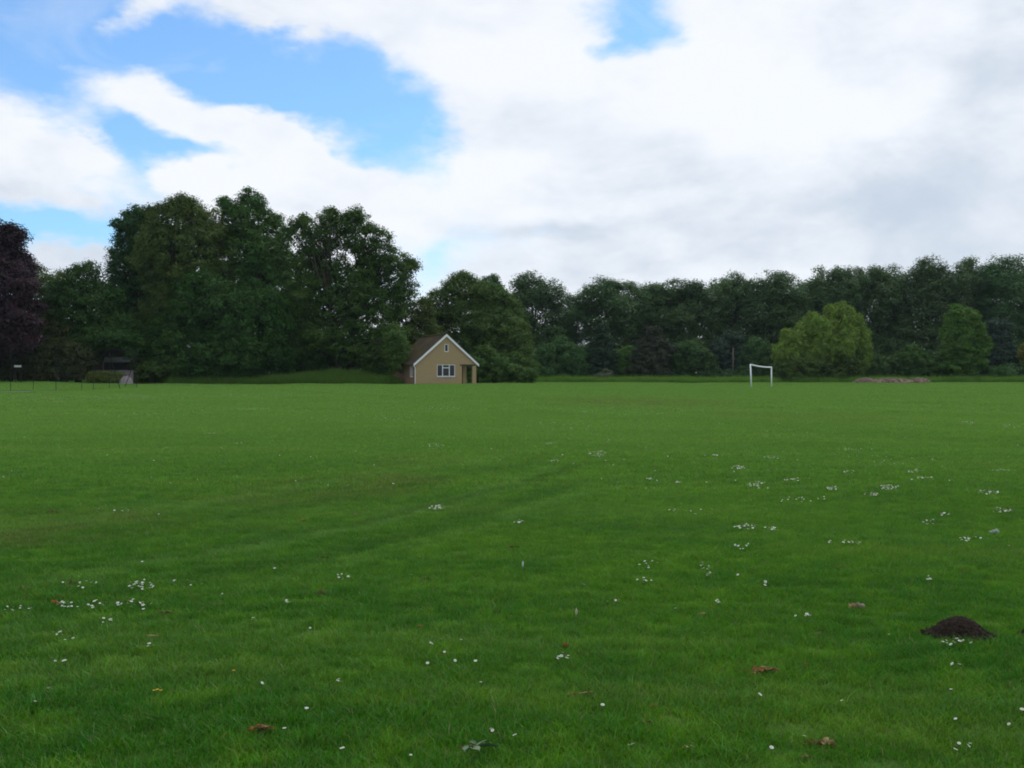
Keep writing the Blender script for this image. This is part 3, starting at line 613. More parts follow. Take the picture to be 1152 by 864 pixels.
px_tree('lime_tree', 'bright green tree with a pointed egg-shaped crown on the right', 1083, 148, [(1083, 361, 17, 17, 0), (1084, 376, 24, 18, 0), (1085, 395, 27, 20, 0), (1084, 412, 26, 15, 0), (1078, 380, 18, 20, 0), (1070, 365, 6, 9, 0), (1098, 370, 7, 10, 0), (1066, 390, 8, 9, 0), (1106, 388, 7, 9, 0)], LM['lime'], cat='tree', seed=44, rad=.6, dens=2.0, leaf=.25, tr=.3)
px_tree('cypress_tree', 'dull bluish evergreen between the bright pointed tree and the right edge', 1124, 152, [(1124, 368, 12, 12, 0), (1122, 385, 17, 16, 0), (1128, 405, 20, 18, 0), (1112, 410, 14, 14, 0)], LM['blue'], cat='conifer', seed=45, rad=.6, dens=1.9, leaf=.22, tr=.2)
px_tree('forsythia_bush', 'yellow flowering bush at the right edge of the picture', 1156, 148, [(1156, 398, 9, 9, 0), (1164, 408, 14, 14, 0)], LM['yellow'], cat='bush', seed=46, rad=.5, dens=1.8, leaf=.22, tr=.1, trunks=2)
px_tree('hawthorn_bush', 'dark green thicket at the right edge below the yellow bush', 1140, 147, [(1128, 420, 18, 10, 0), (1150, 419, 18, 11, 0), (1175, 416, 22, 14, 0)], LM['shrub'], cat='bush', seed=47, rad=.6, dens=1.8, leaf=.24, tr=.1, trunks=3)
px_tree('laurel_bush', 'dark shrubs at the far left below the purple tree', 12, 114, [(10, 410, 26, 18, 0), (-20, 405, 30, 22, 0), (34, 416, 20, 12, 0), (-60, 400, 40, 28, 0)], LM['dark'], cat='bush', seed=48, rad=.6, dens=1.9, leaf=.22, tr=.15, trunks=3)
px_tree('laurel_bush', 'leafy green shrub at the foot of the tall left group beside the mauve wall', 172, 114, [(170, 420, 18, 11, 0), (190, 416, 20, 14, 0), (160, 414, 12, 14, 1)], LM['oak'], cat='bush', seed=49, rad=.6, dens=1.8, leaf=.24, tr=.1, trunks=3)

# --- woodland behind the row and behind the left group (one mass, nothing to count)
def wood(name, label, spans, mat, seed):
    r = np.random.default_rng(seed); lobes = []
    for (x0, x1, top0, top1, Y, step) in spans:
        px = x0
        while px < x1:
            t = (px - x0) / (x1 - x0); ty = top0 + (top1 - top0) * t + r.uniform(-3, 5); Yk = Y + r.uniform(-3, 6); c = at(px, ty, Yk); g = tz(c[0], Yk); h = c[2] - g
            w = step * Yk / F * .75
            lobes.append((c[0], Yk, g + h * .72, w, w, h * .27)); lobes.append((c[0] + r.normal(), Yk, g + h * .32, w * 1.1, w, h * .33)); px += step * r.uniform(.7, 1.15)
    V, lv, C = crown_arrays(lobes, 1.1, 1.25, 34, .42, r, core=.1)
    global NLEAF; NLEAF += len(lv)
    tag(link(name, crown_mesh(name, V, lv, mat)), label, 'woodland', kind='stuff')
wood('far_woodland', 'dense mass of further trees closing the gaps behind the tall row', [(668, 925, 315, 311, 182, 20), (925, 1340, 303, 296, 182, 20), (480, 630, 352, 352, 180, 30), (620, 670, 396, 396, 176, 24), (560, 1340, 392, 388, 160, 26)], LM['poplar'], 60)
wood('far_woodland', 'dark trees further back behind the tall left group', [(-160, 40, 320, 340, 150, 40), (40, 140, 345, 352, 150, 24), (140, 330, 285, 282, 140, 30), (330, 400, 345, 352, 140, 28), (330, 470, 372, 380, 146, 26), (-160, 96, 398, 402, 128, 24), (150, 460, 398, 398, 134, 24)], LM['dark'], 61)

# ------------------------------------------------------------------ hut
def build_hut():
    WALL = None
    m, nt, out = new_mat('buff_brick')
    tc = N(nt, 'ShaderNodeTexCoord').outputs['Object']
    sp = N(nt, 'ShaderNodeSeparateXYZ'); L(nt, tc, sp.inputs[0]); cb = N(nt, 'ShaderNodeCombineXYZ')
    L(nt, math_n(nt, 'ADD', sp.outputs[0], sp.outputs[1]), cb.inputs[0]); L(nt, sp.outputs[2], cb.inputs[1])
    br = N(nt, 'ShaderNodeTexBrick'); L(nt, cb.outputs[0], br.inputs['Vector'])
    br.inputs['Scale'].default_value = 1; br.inputs['Brick Width'].default_value = .225; br.inputs['Row Height'].default_value = .075; br.inputs['Mortar Size'].default_value = .009
    br.inputs['Color1'].default_value = (.40, .285, .130, 1); br.inputs['Color2'].default_value = (.33, .235, .115, 1); br.inputs['Mortar'].default_value = (.32, .27, .20, 1)
    c = mix_c(nt, math_n(nt, 'MULTIPLY', ramp(nt, noise(nt, tc, .9, 6, .6), .4, .7), .45), br.outputs['Color'], (.31, .25, .15))
    low = math_n(nt, 'SUBTRACT', 1.0, ramp(nt, math_n(nt, 'ADD', sp.outputs[2], math_n(nt, 'MULTIPLY', noise(nt, tc, 2.0, 4), .5)), .15, .75))
    c = mix_c(nt, math_n(nt, 'MULTIPLY', low, .4), c, (.33, .19, .08))
    b = N(nt, 'ShaderNodeBsdfPrincipled'); L(nt, c, b.inputs['Base Color']); b.inputs['Roughness'].default_value = .9; b.inputs['Specular IOR Level'].default_value = .15
    L(nt, b.outputs[0], out.inputs[0]); WALL = m
    m, nt, out = new_mat('mossy_tiles'); tc = N(nt, 'ShaderNodeTexCoord').outputs['Object']
    c = mix_c(nt, noise(nt, tc, 6, 5), (.036, .030, .026), (.056, .045, .036))
    c = mix_c(nt, math_n(nt, 'MULTIPLY', ramp(nt, noise(nt, tc, .55, 5, .6), .40, .60), .75), c, (.080, .062, .014))
    b = N(nt, 'ShaderNodeBsdfPrincipled'); L(nt, c, b.inputs['Base Color']); b.inputs['Roughness'].default_value = .95; b.inputs['Specular IOR Level'].default_value = .1
    L(nt, b.outputs[0], out.inputs[0]); ROOF = m
    WHITE = simple_mat('white_gloss_paint', (.74, .76, .78), .45, .06, 3, .4); DARK = simple_mat('dark_timber', (.05, .035, .025), .7, .3, 4)
    GREY = simple_mat('concrete_sill', (.33, .31, .28), .9, .2, 5); CUR = simple_mat('curtain', (.20, .21, .22), .9, .1, 4)
    g, nt, out = new_mat('window_glass'); b = N(nt, 'ShaderNodeBsdfPrincipled'); b.inputs['Base Color'].default_value = (.012, .014, .02, 1); b.inputs['Roughness'].default_value = .08; b.inputs['Specular IOR Level'].default_value = .5
    L(nt, b.outputs[0], out.inputs[0]); GLASS = g
    INT = simple_mat('dark_interior', (.05, .045, .04), .9, .2)
    Y = 110.0; c0 = at(467.4, 432, Y); z0 = tz(c0[0] + 3, Y + 2) - .05
    root = thing('brick_hut', 'small buff brick hut with white bargeboards, mossy tiled roof and corner porch', 'building', (c0[0], Y, z0), rz=R(24))
    W, D, E, A = 7.05, 8.2, 2.42, 5.45; T = .25
    ax = W / 2; slope = (A - E) / ax
    def zr(x): return E + slope * (ax - abs(x - ax))
    w = MB()
    # gable wall (front) cut round window, vent and porch opening: strips between the openings, all in one plane of thickness T
    wx0, wx1, wz0, wz1 = 2.46, 4.56, .90, 2.22; vx0, vx1, vz0, vz1 = 3.32, 3.80, 3.60, 4.45; px0, px1, pz1 = 5.35, 6.62, 2.08
    def strip(x0, x1, z_lo, z_hi):   # z_hi None means up to the roof
        xs = [x0, x1] if not (x0 < ax < x1) else [x0, ax, x1]
        poly = [(x0, z_lo), (x1, z_lo)] + ([(x, zr(x) - .03) for x in reversed(xs)] if z_hi is None else [(x1, z_hi), (x0, z_hi)])
        w.prism(poly, 0, T)
    strip(0, wx0, -.4, None); strip(wx0, wx1, -.4, wz0)
    strip(wx0, vx0, wz1, None); strip(vx0, vx1, wz1, vz0); strip(vx0, vx1, vz1, None); strip(vx1, wx1, wz1, None)
    strip(wx1, px0, -.4, None); strip(px0, px1, pz1, None); strip(px1, W, -.4, None)
    w.build('wall', WALL, root); w = MB()
    # other walls: left side with a window, back, inner wall of the porch
    s0, s1 = .85, 1.95
    w.box(0, T, T, s0, -.4, E - .03); w.box(0, T, s1, D, -.4, E - .03); w.box(0, T, s0, s1, -.4, .85); w.box(0, T, s0, s1, 2.12, E - .03); w.build('wall', simple_mat('shaded_side_brick', (.20, .13, .085), .95, .25, 4, .1), root); w = MB()  # left wall's brick is darker brown: its shade is put into the colour
    w.prism([(T, -.4), (W, -.4), (W, zr(W) - .03), (ax, A - .03), (T, zr(T) - .03)], D - T, D)
    w.box(px0 - T, px0, T, 3.3, -.4, E + .8)                 # porch inner wall
    w.box(W - T, W, 3.3, D - T, -.4, E - .03); w.box(px0 - T, W - T, 3.3, 3.3 + T, -.4, E - .03) if False else None
    w.box(6.62, W, 3.0, 3.3, -.4, E - .03)                     # rear pier of the open porch
    w.build('wall', WALL, root)
    cb_ = MB(); cb_.box(px0, W - .01, T, D - T, E - .12, E - .06); cb_.build('ceiling', INT, root)
    fl = MB(); fl.box(T, W - .02, T, D - T, -.3, .06); fl.build('floor_slab', GREY, root)
    # lintel over the porch
    ln = MB(); ln.box(px0 - .25, px1 + .30, -.012, .11, pz1 - .001, pz1 + .16); ln.build('lintel', DARK, root)
    # roof
    rf = MB(); ov = .16
    for sgn in (-1, 1):
        xe = ax + sgn * (ax + .22); ze = E - slope * .22
        # courses of tiles as shallow steps
        nC = 16; pts = []
        for k in range(nC + 1):
            t = k / nC; x = xe + (ax - xe) * t; z = ze + (A - ze) * t; pts.append((x, z + .05)); 
            if k < nC: t2 = (k + 1) / nC; pts.append((xe + (ax - xe) * t2, ze + (A - ze) * t2 + .028))
        low = [(ax, A - .02), (xe, ze - .02)]
        poly = pts + low
        if sgn > 0: poly = poly[::-1]
        rf.prism(poly, -ov + .035, D + .15)
    rfo = rf.build('roof', ROOF, root)
    rt = MB(); rt.tube([(ax, -ov + .03, A + .05), (ax, D + .15, A + .05)], .09, 8); rt.build('ridge_tiles', ROOF, rfo)
    for sgn in (-1, 1):
        xe = ax + sgn * (ax + .27); ze = E - slope * .27; bb = MB(); n_ = .24
        poly = [(xe, ze - n_ + .04), (xe, ze + .07), (ax, A + .09), (ax, A - n_ + .04)]
        if sgn > 0: poly = poly[::-1]
        bb.prism(poly, -ov - .01, -ov + .03); bb.build('bargeboard', WHITE, root)
    gu = MB(); gu.tube([(-.30, -ov, E - .28), (-.30, D, E - .28)], .06, 8); gu.build('gutter', DARK, root)
    dp = MB(); dp.tube([(-.27, -.1, E - .28), (-.12, -.06, E - .45), (-.05, -.06, E - .6), (-.05, -.06, .0)], .04, 8); dp.build('drainpipe', WHITE, root)
    # windows
    def window(x0, x1, z0_, z1, mull, y=.09, axis='x', transom=None, curtain=False):
        def bx(mb, a0, a1, d0, d1, h0, h1):
            if axis == 'x': mb.box(a0, a1, d0, d1, h0, h1)
            else: mb.box(d0, d1, a0, a1, h0, h1)
        f = .075; fr = MB(); bx(fr, x0, x1, y - .05, y, z1 - f, z1); bx(fr, x0, x1, y - .05, y, z0_, z0_ + f)
        bx(fr, x0, x0 + f, y - .05, y, z0_ + f, z1 - f); bx(fr, x1 - f, x1, y - .05, y, z0_ + f, z1 - f)
        for mx in mull: bx(fr, mx - .045, mx + .045, y - .05, y, z0_ + f, z1 - f)
        if transom:
            a, b_, zt = transom; bx(fr, a, b_, y - .05, y, zt - .04, zt + .04)
        wf = fr.build('window', WHITE, root)
        gm = MB(); bx(gm, x0 + f * .5, x1 - f * .5, y - .03, y - .02, z0_ + f * .5, z1 - f * .5); gm.build('pane', CUR if curtain else GLASS, wf)
        return wf
    wf = window(wx0, wx1, wz0, wz1, (wx0 + .66, wx1 - .66), transom=(wx0 + .705, wx1 - .705, wz1 - .36))
    si = MB(); si.box(wx0 - .06, wx1 + .06, -.06, .085, wz0 - .10, wz0 - .002); si.build('sill', GREY, wf)
    cu = MB(); cu.box(wx0 + .78, wx1 - .78, .13, .14, wz0 + .1, wz0 + .5); 
    window(vx0, vx1, vz0, vz1, ())
    window(s0, s1, .85, 2.12, ((s0 + s1) / 2,), axis='y', curtain=True)
    # door into the store, in the porch
    dr = MB(); dr.box(px0 + .02, 6.2, 3.36, 3.42, .07, 2.05); d_ = dr.build('door', DARK, root)
    hd = MB(); hd.tube([(6.05, 3.33, 1.0), (6.05, 3.33, 1.14)], .014, 6); hd.build('handle', WHITE, d_)
    pw = MB(); pw.box(px0 - T, px0 + .02, 3.36, 3.5, -.4, E - .15); pw.box(px0 + .02, 6.2, 3.36, 3.5, 2.05, E - .15); pw.build('porch_back_wall', WALL, root)
build_hut()

# ------------------------------------------------------------------ goal
def build_goal():
    WH = simple_mat('goal_paint', (.74, .78, .80), .5, .08, 2, .4)
    a = hit(845.4, 436.2); b = at(868.0, 435.4, a[1] + 7.0); dirx = b[0] - a[0]; dy = 7.0
    Lb = math.hypot(dirx, dy); bz = tz(b[0], b[1])
    root = thing('football_goal', 'white steel football goal frame without a net standing on the far grass', 'goal', (a[0], a[1], a[2]))
    H = 2.46; hb = 2.20; r_ = .075
    p = MB(); p.tube([(0, 0, -.2), (-.12, 0, H)], r_, 12); p.build('post', WH, root, True)
    p = MB(); p.tube([(dirx, dy, bz - a[2] - .2), (dirx - .02, dy, bz - a[2] + hb)], r_, 12); p.build('post', WH, root, True)
    c = MB(); pts = []
    for k in range(13):
        t = k / 12; pts.append((-.12 + (dirx + .10) * t, dy * t, (H - .03) * (1 - t) + (bz - a[2] + hb - .03) * t - .08 * math.sin(math.pi * t)))
    c.tube(pts, r_, 12); c.build('crossbar', WH, root, True)
build_goal()

# ------------------------------------------------------------------ pole
def build_pole():
    Y = 149.2; x = (824.5 - CX) / F * Y; z = tz(x, Y); top = at(824.5, 391.5, Y)[2] - z
    m = simple_mat('weathered_wood', (.12, .09, .075), .9, .3, 3)
    root = thing('wooden_pole', 'thin bare brown pole standing in front of the dark evergreen', 'pole', (x, Y, z))
    p = MB(); p.tube([(0, 0, -.4), (.02, 0, top)], [.09, .07], 10); p.build('shaft', m, root, True)
    p = MB(); p.tube([(.02, 0, top - .002), (.02, 0, top + .09)], [.10, .05], 8); p.build('cap', m, root, True)
build_pole()

# ------------------------------------------------------------------ rubble heap
def lump_mesh(name, rx, ry, h, mat, seed, n=46, crumbs=160, cr=.02, power=1.0, ridge=None):
    r = np.random.default_rng(seed); V = []; Fc = []
    xs = np.linspace(-1.12, 1.12, n); ph = r.uniform(0, 6.28, 8)
    X, Y = np.meshgrid(xs, xs); q = np.sqrt(X * X + Y * Y)
    A = np.arctan2(Y, X); edge = 1 + .10 * np.sin(2 * A + ph[0]) + .07 * np.sin(3 * A + ph[1]) + .05 * np.sin(7 * A + ph[2])
    t = np.clip(1 - q / edge, 0, 1); Z = h * (1 - (1 - t) ** 2.0) ** power
    Z = Z * (1 + .10 * np.sin(X * 9 + ph[3]) * np.sin(Y * 8 + ph[4])) + h * .20 * (r.random(X.shape) - .5) * (t > 0) + np.where(t <= 0, -h * .3, 0)
    V = np.stack([X * rx, Y * ry, Z], -1).reshape(-1, 3); i = np.arange(n - 1)[:, None] * n + np.arange(n - 1)[None]
    Fq = np.stack([i, i + 1, i + n + 1, i + n], -1).reshape(-1, 4)
    vs = [V]; fs = [Fq]; off = len(V)
    cube = np.array([[-1, -1, -1], [1, -1, -1], [1, 1, -1], [-1, 1, -1], [-1, -1, 1], [1, -1, 1], [1, 1, 1], [-1, 1, 1]], float)
    cf = np.array([(0, 3, 2, 1), (4, 5, 6, 7), (0, 1, 5, 4), (1, 2, 6, 5), (2, 3, 7, 6), (3, 0, 4, 7)])
    for k in range(crumbs):
        a = r.uniform(0, 6.28); q = (r.uniform(0, 1.08) ** .6) * (1 + .35 * r.random() ** 4 * (cr < .02)); s = cr * r.uniform(.35, 1.3)
        tt = max(0, 1 - q); z = h * (1 - (1 - tt) ** 2) ** power
        M = Matrix.Rotation(r.uniform(0, 6.28), 3, Vector(r.normal(size=3))); M = np.array(M)
        c = cube * r.uniform(.6, 1.1, (8, 3)) * s @ M.T + np.array([math.cos(a) * q * rx, math.sin(a) * q * ry, z + s * .1]); vs.append(c); fs.append(cf + off); off += 8
    return mesh_np(name, np.concatenate(vs), np.concatenate(fs), mat, False)
RUB = simple_mat('rubble_earth', (.17, .125, .10), .95, .45, 1.2, .1, .8)
p0 = hit(1005, 431.2); Yr = 139.6
for (px, w_, h_, lab, sd_) in ((1002, 36, .52, 'low pinkish heap of rubble and soil below the undergrowth at right', 71), (1034, 12, .55, 'small pale spill of rubble at the right end of the larger heap', 72), (974, 14, .5, 'low pale rubble tail at the left end of the larger heap', 73)):
    x = (px - CX) / F * Yr; s = Yr / F
    o = link('rubble_heap', lump_mesh('rubble_heap', w_ * s * (1 if w_ < 30 else .9), 1.6, h_, RUB, sd_, 40, 260, .12), None, (x, Yr, tz(x, Yr) + (.05 if w_ > 30 else .0)))
    tag(o, lab, 'rubble', 'rubble below the undergrowth')

# ------------------------------------------------------------------ molehills
SOIL = simple_mat('dark_soil', (.034, .026, .020), .95, .55, 22, .1, 1.0, bscale=90)
c = hit(1079, 716); o = link('molehill', lump_mesh('molehill', .158, .13, .088, SOIL, 81, 60, 2300, .0125, 1.05), None, (c[0], c[1], c[2] + .012)); tag(o, 'dark brown molehill of fresh crumbly soil in the right foreground', 'molehill', 'molehills in the grass')
c = hit(1162, 717); o = link('molehill', lump_mesh('molehill', .06, .06, .05, SOIL, 82, 40, 500, .008, 1.2), None, (c[0], c[1], c[2] + .012)); tag(o, 'small molehill half cut off by the right edge of the picture', 'molehill', 'molehills in the grass')

# ------------------------------------------------------------------ far left: fence, bungalow, hedge, wall
def build_left():
    ST = simple_mat('fence_steel', (.022, .024, .022), .8, .3, 3, .1); WHT = simple_mat('white_board', (.62, .64, .64), .6, .1, 2)
    pts = [(-150, 443), (-100, 442.5), (-50, 442), (-14, 441.7), (12, 441.5), (37.5, 441.3), (63, 441), (92, 440.6), (105, 440.3), (123, 439.2), (154, 437.6)]
    P = [hit(px, py - 1.2) for px, py in pts]; b0 = P[0]
    root = thing('wire_fence', 'tall dark chain link fence with thin posts at the far left edge of the field', 'fence', tuple(b0))
    Hh = 3.3
    for k, p in enumerate(P):
        mb = MB(); mb.tube([tuple(p - b0 + np.array([0, 0, -.2])), tuple(p - b0 + np.array([0, 0, Hh]))], .017 if k % 2 else .022, 6); mb.build('post', ST, root)
    for (i, dx) in ((9, .9), (10, -1.1)):
        p = P[i] - b0; mb = MB(); mb.tube([tuple(p + np.array([dx, 0, -.1])), tuple(p + np.array([0, 0, Hh * .85]))], .03, 6); mb.build('brace', ST, root)
    mb = MB()
    for k in range(len(P) - 1):
        a = P[k] - b0; b = P[k + 1] - b0; d = b - a; ln = np.linalg.norm(d[:2])
        for z in (.05, 1.1, 2.2, 3.25): mb.tube([tuple(a + np.array([0, 0, z])), tuple(b + np.array([0, 0, z]))], .006, 3, False)
        st = .22; t = -3.2
        while t < ln:
            for s in (1, -1):
                t0, t1 = (t, t + 3.2); z0, z1 = (.05, 3.25) if s > 0 else (3.25, .05)
                u0, u1 = max(t0, 0), min(t1, ln)
                if u1 <= u0: continue
                za = z0 + (z1 - z0) * (u0 - t0) / 3.2; zb = z0 + (z1 - z0) * (u1 - t0) / 3.2
                mb.tube([tuple(a + d * u0 / ln + np.array([0, 0, za])), tuple(a + d * u1 / ln + np.array([0, 0, zb]))], .0022, 3, False)
            t += st
    mb.build('wire_mesh', ST, root)
    # bungalow beyond the hedge
    Y = 118.0; s = Y / F; x0 = (99 - CX) * s; z0 = tz(x0, Y)
    BR = simple_mat('brown_brick', (.15, .10, .085), .9, .3, 5); TI = simple_mat('grey_tile', (.07, .07, .075), .9, .3, 4); PAL = simple_mat('pale_render', (.40, .40, .42), .8, .1, 2)
    GL = simple_mat('dim_glass', (.02, .02, .024), .15, .1, 2, .5); BLU = simple_mat('net_curtain', (.62, .70, .74), .9, .2, 8)
    root = thing('bungalow', 'brown brick bungalow with white window sills half hidden by trees at left', 'building', (x0, Y, z0))
    w = MB(); w.box(0, 1.8, 0, 6, -.3, 3.6); w.box(1.8, 5.6, 0, 6, -.3, .72 + .55); w.box(1.8, 5.6, 0, 6, 2.95, 3.6); w.box(5.6, 7.5, 0, 6, -.3, 3.6); w.build('wall', BR, root)
    f = MB(); f.box(1.72, 5.6, -.05, .02, 1.27, 1.45); f.box(1.72, 1.86, -.05, .02, 1.45, 2.95); f.box(1.86, 5.6, -.05, .02, 2.34, 2.46); fo = f.build('window', PAL, root)
    g = MB(); g.box(1.8, 5.6, .05, .08, 1.3, 2.36); g.build('pane', GL, fo); g = MB(); g.box(1.8, 5.6, .05, .08, 2.44, 2.95); g.build('curtain', BLU, fo)
    f = MB(); f.box(.3, 1.5, -.04, .02, 1.25, 1.42); f.build('sill', PAL, root)
    rf = MB(); rf.prism([(-.4, 3.55), (8.0, 3.55), (6.0, 4.9), (1.6, 4.9)], -.4, 6.4); rf.build('roof', TI, root)
    # clipped hedge
    Y = 108.0; s = Y / F; xh = (120 - CX) * s; zh = tz(xh, Y); r = np.random.default_rng(90)
    lob = [((px - 120) * s, 0, .62, .55, .5, .68) for px in range(102, 137, 4)]
    V, lv, C = crown_arrays(lob, .28, 2.4, 46, .12, r)
    root = thing('clipped_hedge', 'clipped hedge with yellow-green top in front of the bungalow', 'hedge', (xh, Y, zh))
    link('crown', crown_mesh('crown', V, lv, LM['hedge']), root); mb = MB()
    for px in range(102, 137, 5): mb.tube([((px - 120) * s, 0, -.1), ((px - 120) * s + .1, .05, .8)], .025, 5)
    mb.build('stems', BARK, root)
    # mauve garden wall end with a pale boulder
    x = (140 - CX) * s; z = tz(x, Y); MV = simple_mat('mauve_stone', (.17, .14, .16), .9, .25, 3); PB = simple_mat('pale_boulder', (.27, .24, .245), .9, .2, 2, .1, .5)
    root = thing('garden_wall', 'short mauve-grey stone wall between the clipped hedge and the shrubs', 'wall', (x, Y + .4, z))
    mb = MB(); mb.box(-.6, .75, -.12, .12, -.2, 1.35); mb.build('stonework', MV, root, bevel=.03); mb = MB(); mb.box(-.66, .81, -.17, .17, 1.352, 1.44); mb.build('coping', MV, root, bevel=.02)
    o = link('boulder', lump_mesh('boulder', .62, .45, .80, PB, 91, 40, 0, .1, .42), None, ((143.5 - CX) * s, Y - .4, tz((143.5 - CX) * s, Y - .4) + .02)); tag(o, 'pale pinkish boulder leaning at the foot of the mauve stone wall', 'boulder')
    # small white board under the trees
    Yb = 104.0; q = at(20, 412, Yb); zb = tz(q[0], Yb)
    root = thing('notice_board', 'small plain white board on two posts in the shade at far left', 'sign', (q[0], Yb, zb))
    mb = MB(); mb.box(-.36, .36, -.02, .02, q[2] - zb - .1, q[2] - zb + .1); mb.build('board', WHT, root)
    for sx in (-.3, .3):
        mb = MB(); mb.box(sx - .03, sx + .03, .021, .07, -.2, q[2] - zb + .08); mb.build('post', ST, root)
build_left()

# ------------------------------------------------------------------ daisies
PET = simple_mat('daisy_petal', (.56, .60, .58), .7, .04, 40); YEL = simple_mat('daisy_centre', (.62, .42, .04), .8, .1, 40); STEM = simple_mat('daisy_stem', (.06, .12, .03), .8, .1, 40)
def daisy_geo(mb, o, R_, tilt, az, h, n=11, stem=True):
    nv = Vector((math.sin(tilt) * math.cos(az), math.sin(tilt) * math.sin(az), math.cos(tilt))); a = nv.orthogonal().normalized(); b = nv.cross(a); c = Vector(o) + Vector((0, 0, h)); s = len(mb.v)
    mb.cur = 0
    for k in range(n):
        t = 2 * math.pi * k / n; w = math.pi / n * .92
        d0 = a * math.cos(t - w) + b * math.sin(t - w); d1 = a * math.cos(t + w) + b * math.sin(t + w); dm = a * math.cos(t) + b * math.sin(t); i = len(mb.v)
        mb.v += [tuple(c + dm * R_ * .15), tuple(c + d0 * R_ * .85 + nv * R_ * .10), tuple(c + dm * R_ + nv * R_ * .15), tuple(c + d1 * R_ * .85 + nv * R_ * .10)]; mb.face((i, i + 1, i + 2, i + 3))
    mb.cur = 1; i = len(mb.v); m = 6
    for k in range(m):
        t = 2 * math.pi * k / m; mb.v.append(tuple(c + (a * math.cos(t) + b * math.sin(t)) * R_ * .32 + nv * R_ * .10))
    mb.v.append(tuple(c + nv * R_ * .26))
    for k in range(m): mb.face((i + k, i + (k + 1) % m, i + m))
    if stem:
        mb.cur = 2; mb.tube([o, tuple(c)], .0009, 3, False)
    mb.cur = 0
CL = [ # px, py, rx, ry, count, label
 (158, 664, 15, 6, 40, 'white daisy in the densest patch of the left foreground'),
 (94, 661, 24, 8, 16, 'white daisy in the loose patch just left of the densest patch'),
 (100, 686, 40, 5, 24, 'white daisy in the long band below the densest patch'),
 (152, 686, 26, 6, 18, 'white daisy in the band beneath the right part of the densest patch'),
 (212, 661, 20, 5, 10, 'white daisy in the loose row right of the densest patch'),
 (22, 690, 24, 3, 10, 'white daisy in the row at the left edge of the picture'),
 (122, 704, 9, 3, 5, 'white daisy in the small group under the long band'),
 (70, 722, 14, 8, 8, 'white daisy in the lower left group beside a small brown leaf'),
 (171, 733, 9, 2, 3, 'white daisy in the group of three below the tan twig'),
 (66, 751, 12, 4, 5, 'white daisy in the lowest group at far left'),
 (281, 703, 8, 3, 3, 'white daisy in the trio right of the dark brown leaf'),
 (380, 774, 8, 4, 4, 'white daisy in the group right of the yellow flower'),
 (382, 654, 10, 3, 9, 'white daisy in the tight knot above the brown leaf left of centre'),
 (322, 683, 5, 3, 3, 'white daisy near the middle of the left half, loosely paired'),
 (634, 746, 14, 3, 7, 'white daisy in the row under the small rusty leaf at centre'),
 (730, 640, 14, 4, 9, 'white daisy in the upper patch right of centre'),
 (727, 658, 12, 4, 11, 'white daisy in the patch below the upper one right of centre'),
 (690, 682, 12, 3, 7, 'white daisy in the short row right of the pale bud'),
 (794, 641, 9, 5, 10, 'white daisy in the patch near the tan leaf right of centre'),
 (808, 683, 7, 3, 7, 'white daisy in the knot left of the crumpled pale leaf'),
 (797, 652, 6, 3, 5, 'white daisy in the few beneath the patch above the tan leaf'),
 (858, 661, 8, 4, 5, 'white daisy in the group up left of the crumpled pale leaf'),
 (835, 620, 14, 4, 8, 'white daisy in the group high up right of centre'),
 (952, 616, 20, 3, 12, 'white daisy in the row above the crumpled pale leaf'),
 (905, 699, 12, 3, 7, 'white daisy in the row below left of the crumpled pale leaf'),
 (1047, 656, 8, 2, 5, 'white daisy in the short row above the molehill'),
 (1092, 611, 20, 3, 11, 'white daisy in the row below the curled white leaf'),
 (1078, 729, 22, 6, 12, 'white daisy in the row right below the molehill'),
 (1076, 755, 6, 2, 4, 'white daisy in the pair group under the row below the molehill'),
 (1080, 850, 14, 8, 5, 'white daisy in the bottom right corner group')]
singles = [(309, 645), (250, 674), (349, 715), (285, 738), (295, 777), (40, 798), (461, 621), (463, 652), (535, 658), (474, 692), (485, 731), (500, 742), (512, 751), (481, 753), (541, 775), (519, 726), (554, 834), (587, 827), (462, 859), (657, 663), (400, 750), (792, 720), (678, 803), (905, 838), (868, 850), (1075, 820), (1135, 823), (1150, 808), (985, 650), (1090, 620), (1135, 620), (947, 797), (1070, 783), (320, 828), (385, 852), (60, 640), (160, 637), (200, 690), (575, 700), (579, 838), (345, 806), (497, 726), (535, 753), (855, 790), (830, 652), (1100, 690), (1000, 720), (760, 690)]
D = []
rd = np.random.default_rng(5)
for (px, py, rx, ry, n, lab) in CL:
    for k in range(n):
        a = rd.uniform(0, 6.28); q = rd.random() ** .6; D.append((*hit(px + math.cos(a) * q * rx, py + math.sin(a) * q * ry), lab))
for px, py in singles: D.append((*hit(px, py), 'lone white daisy standing apart from the patches in the foreground grass'))
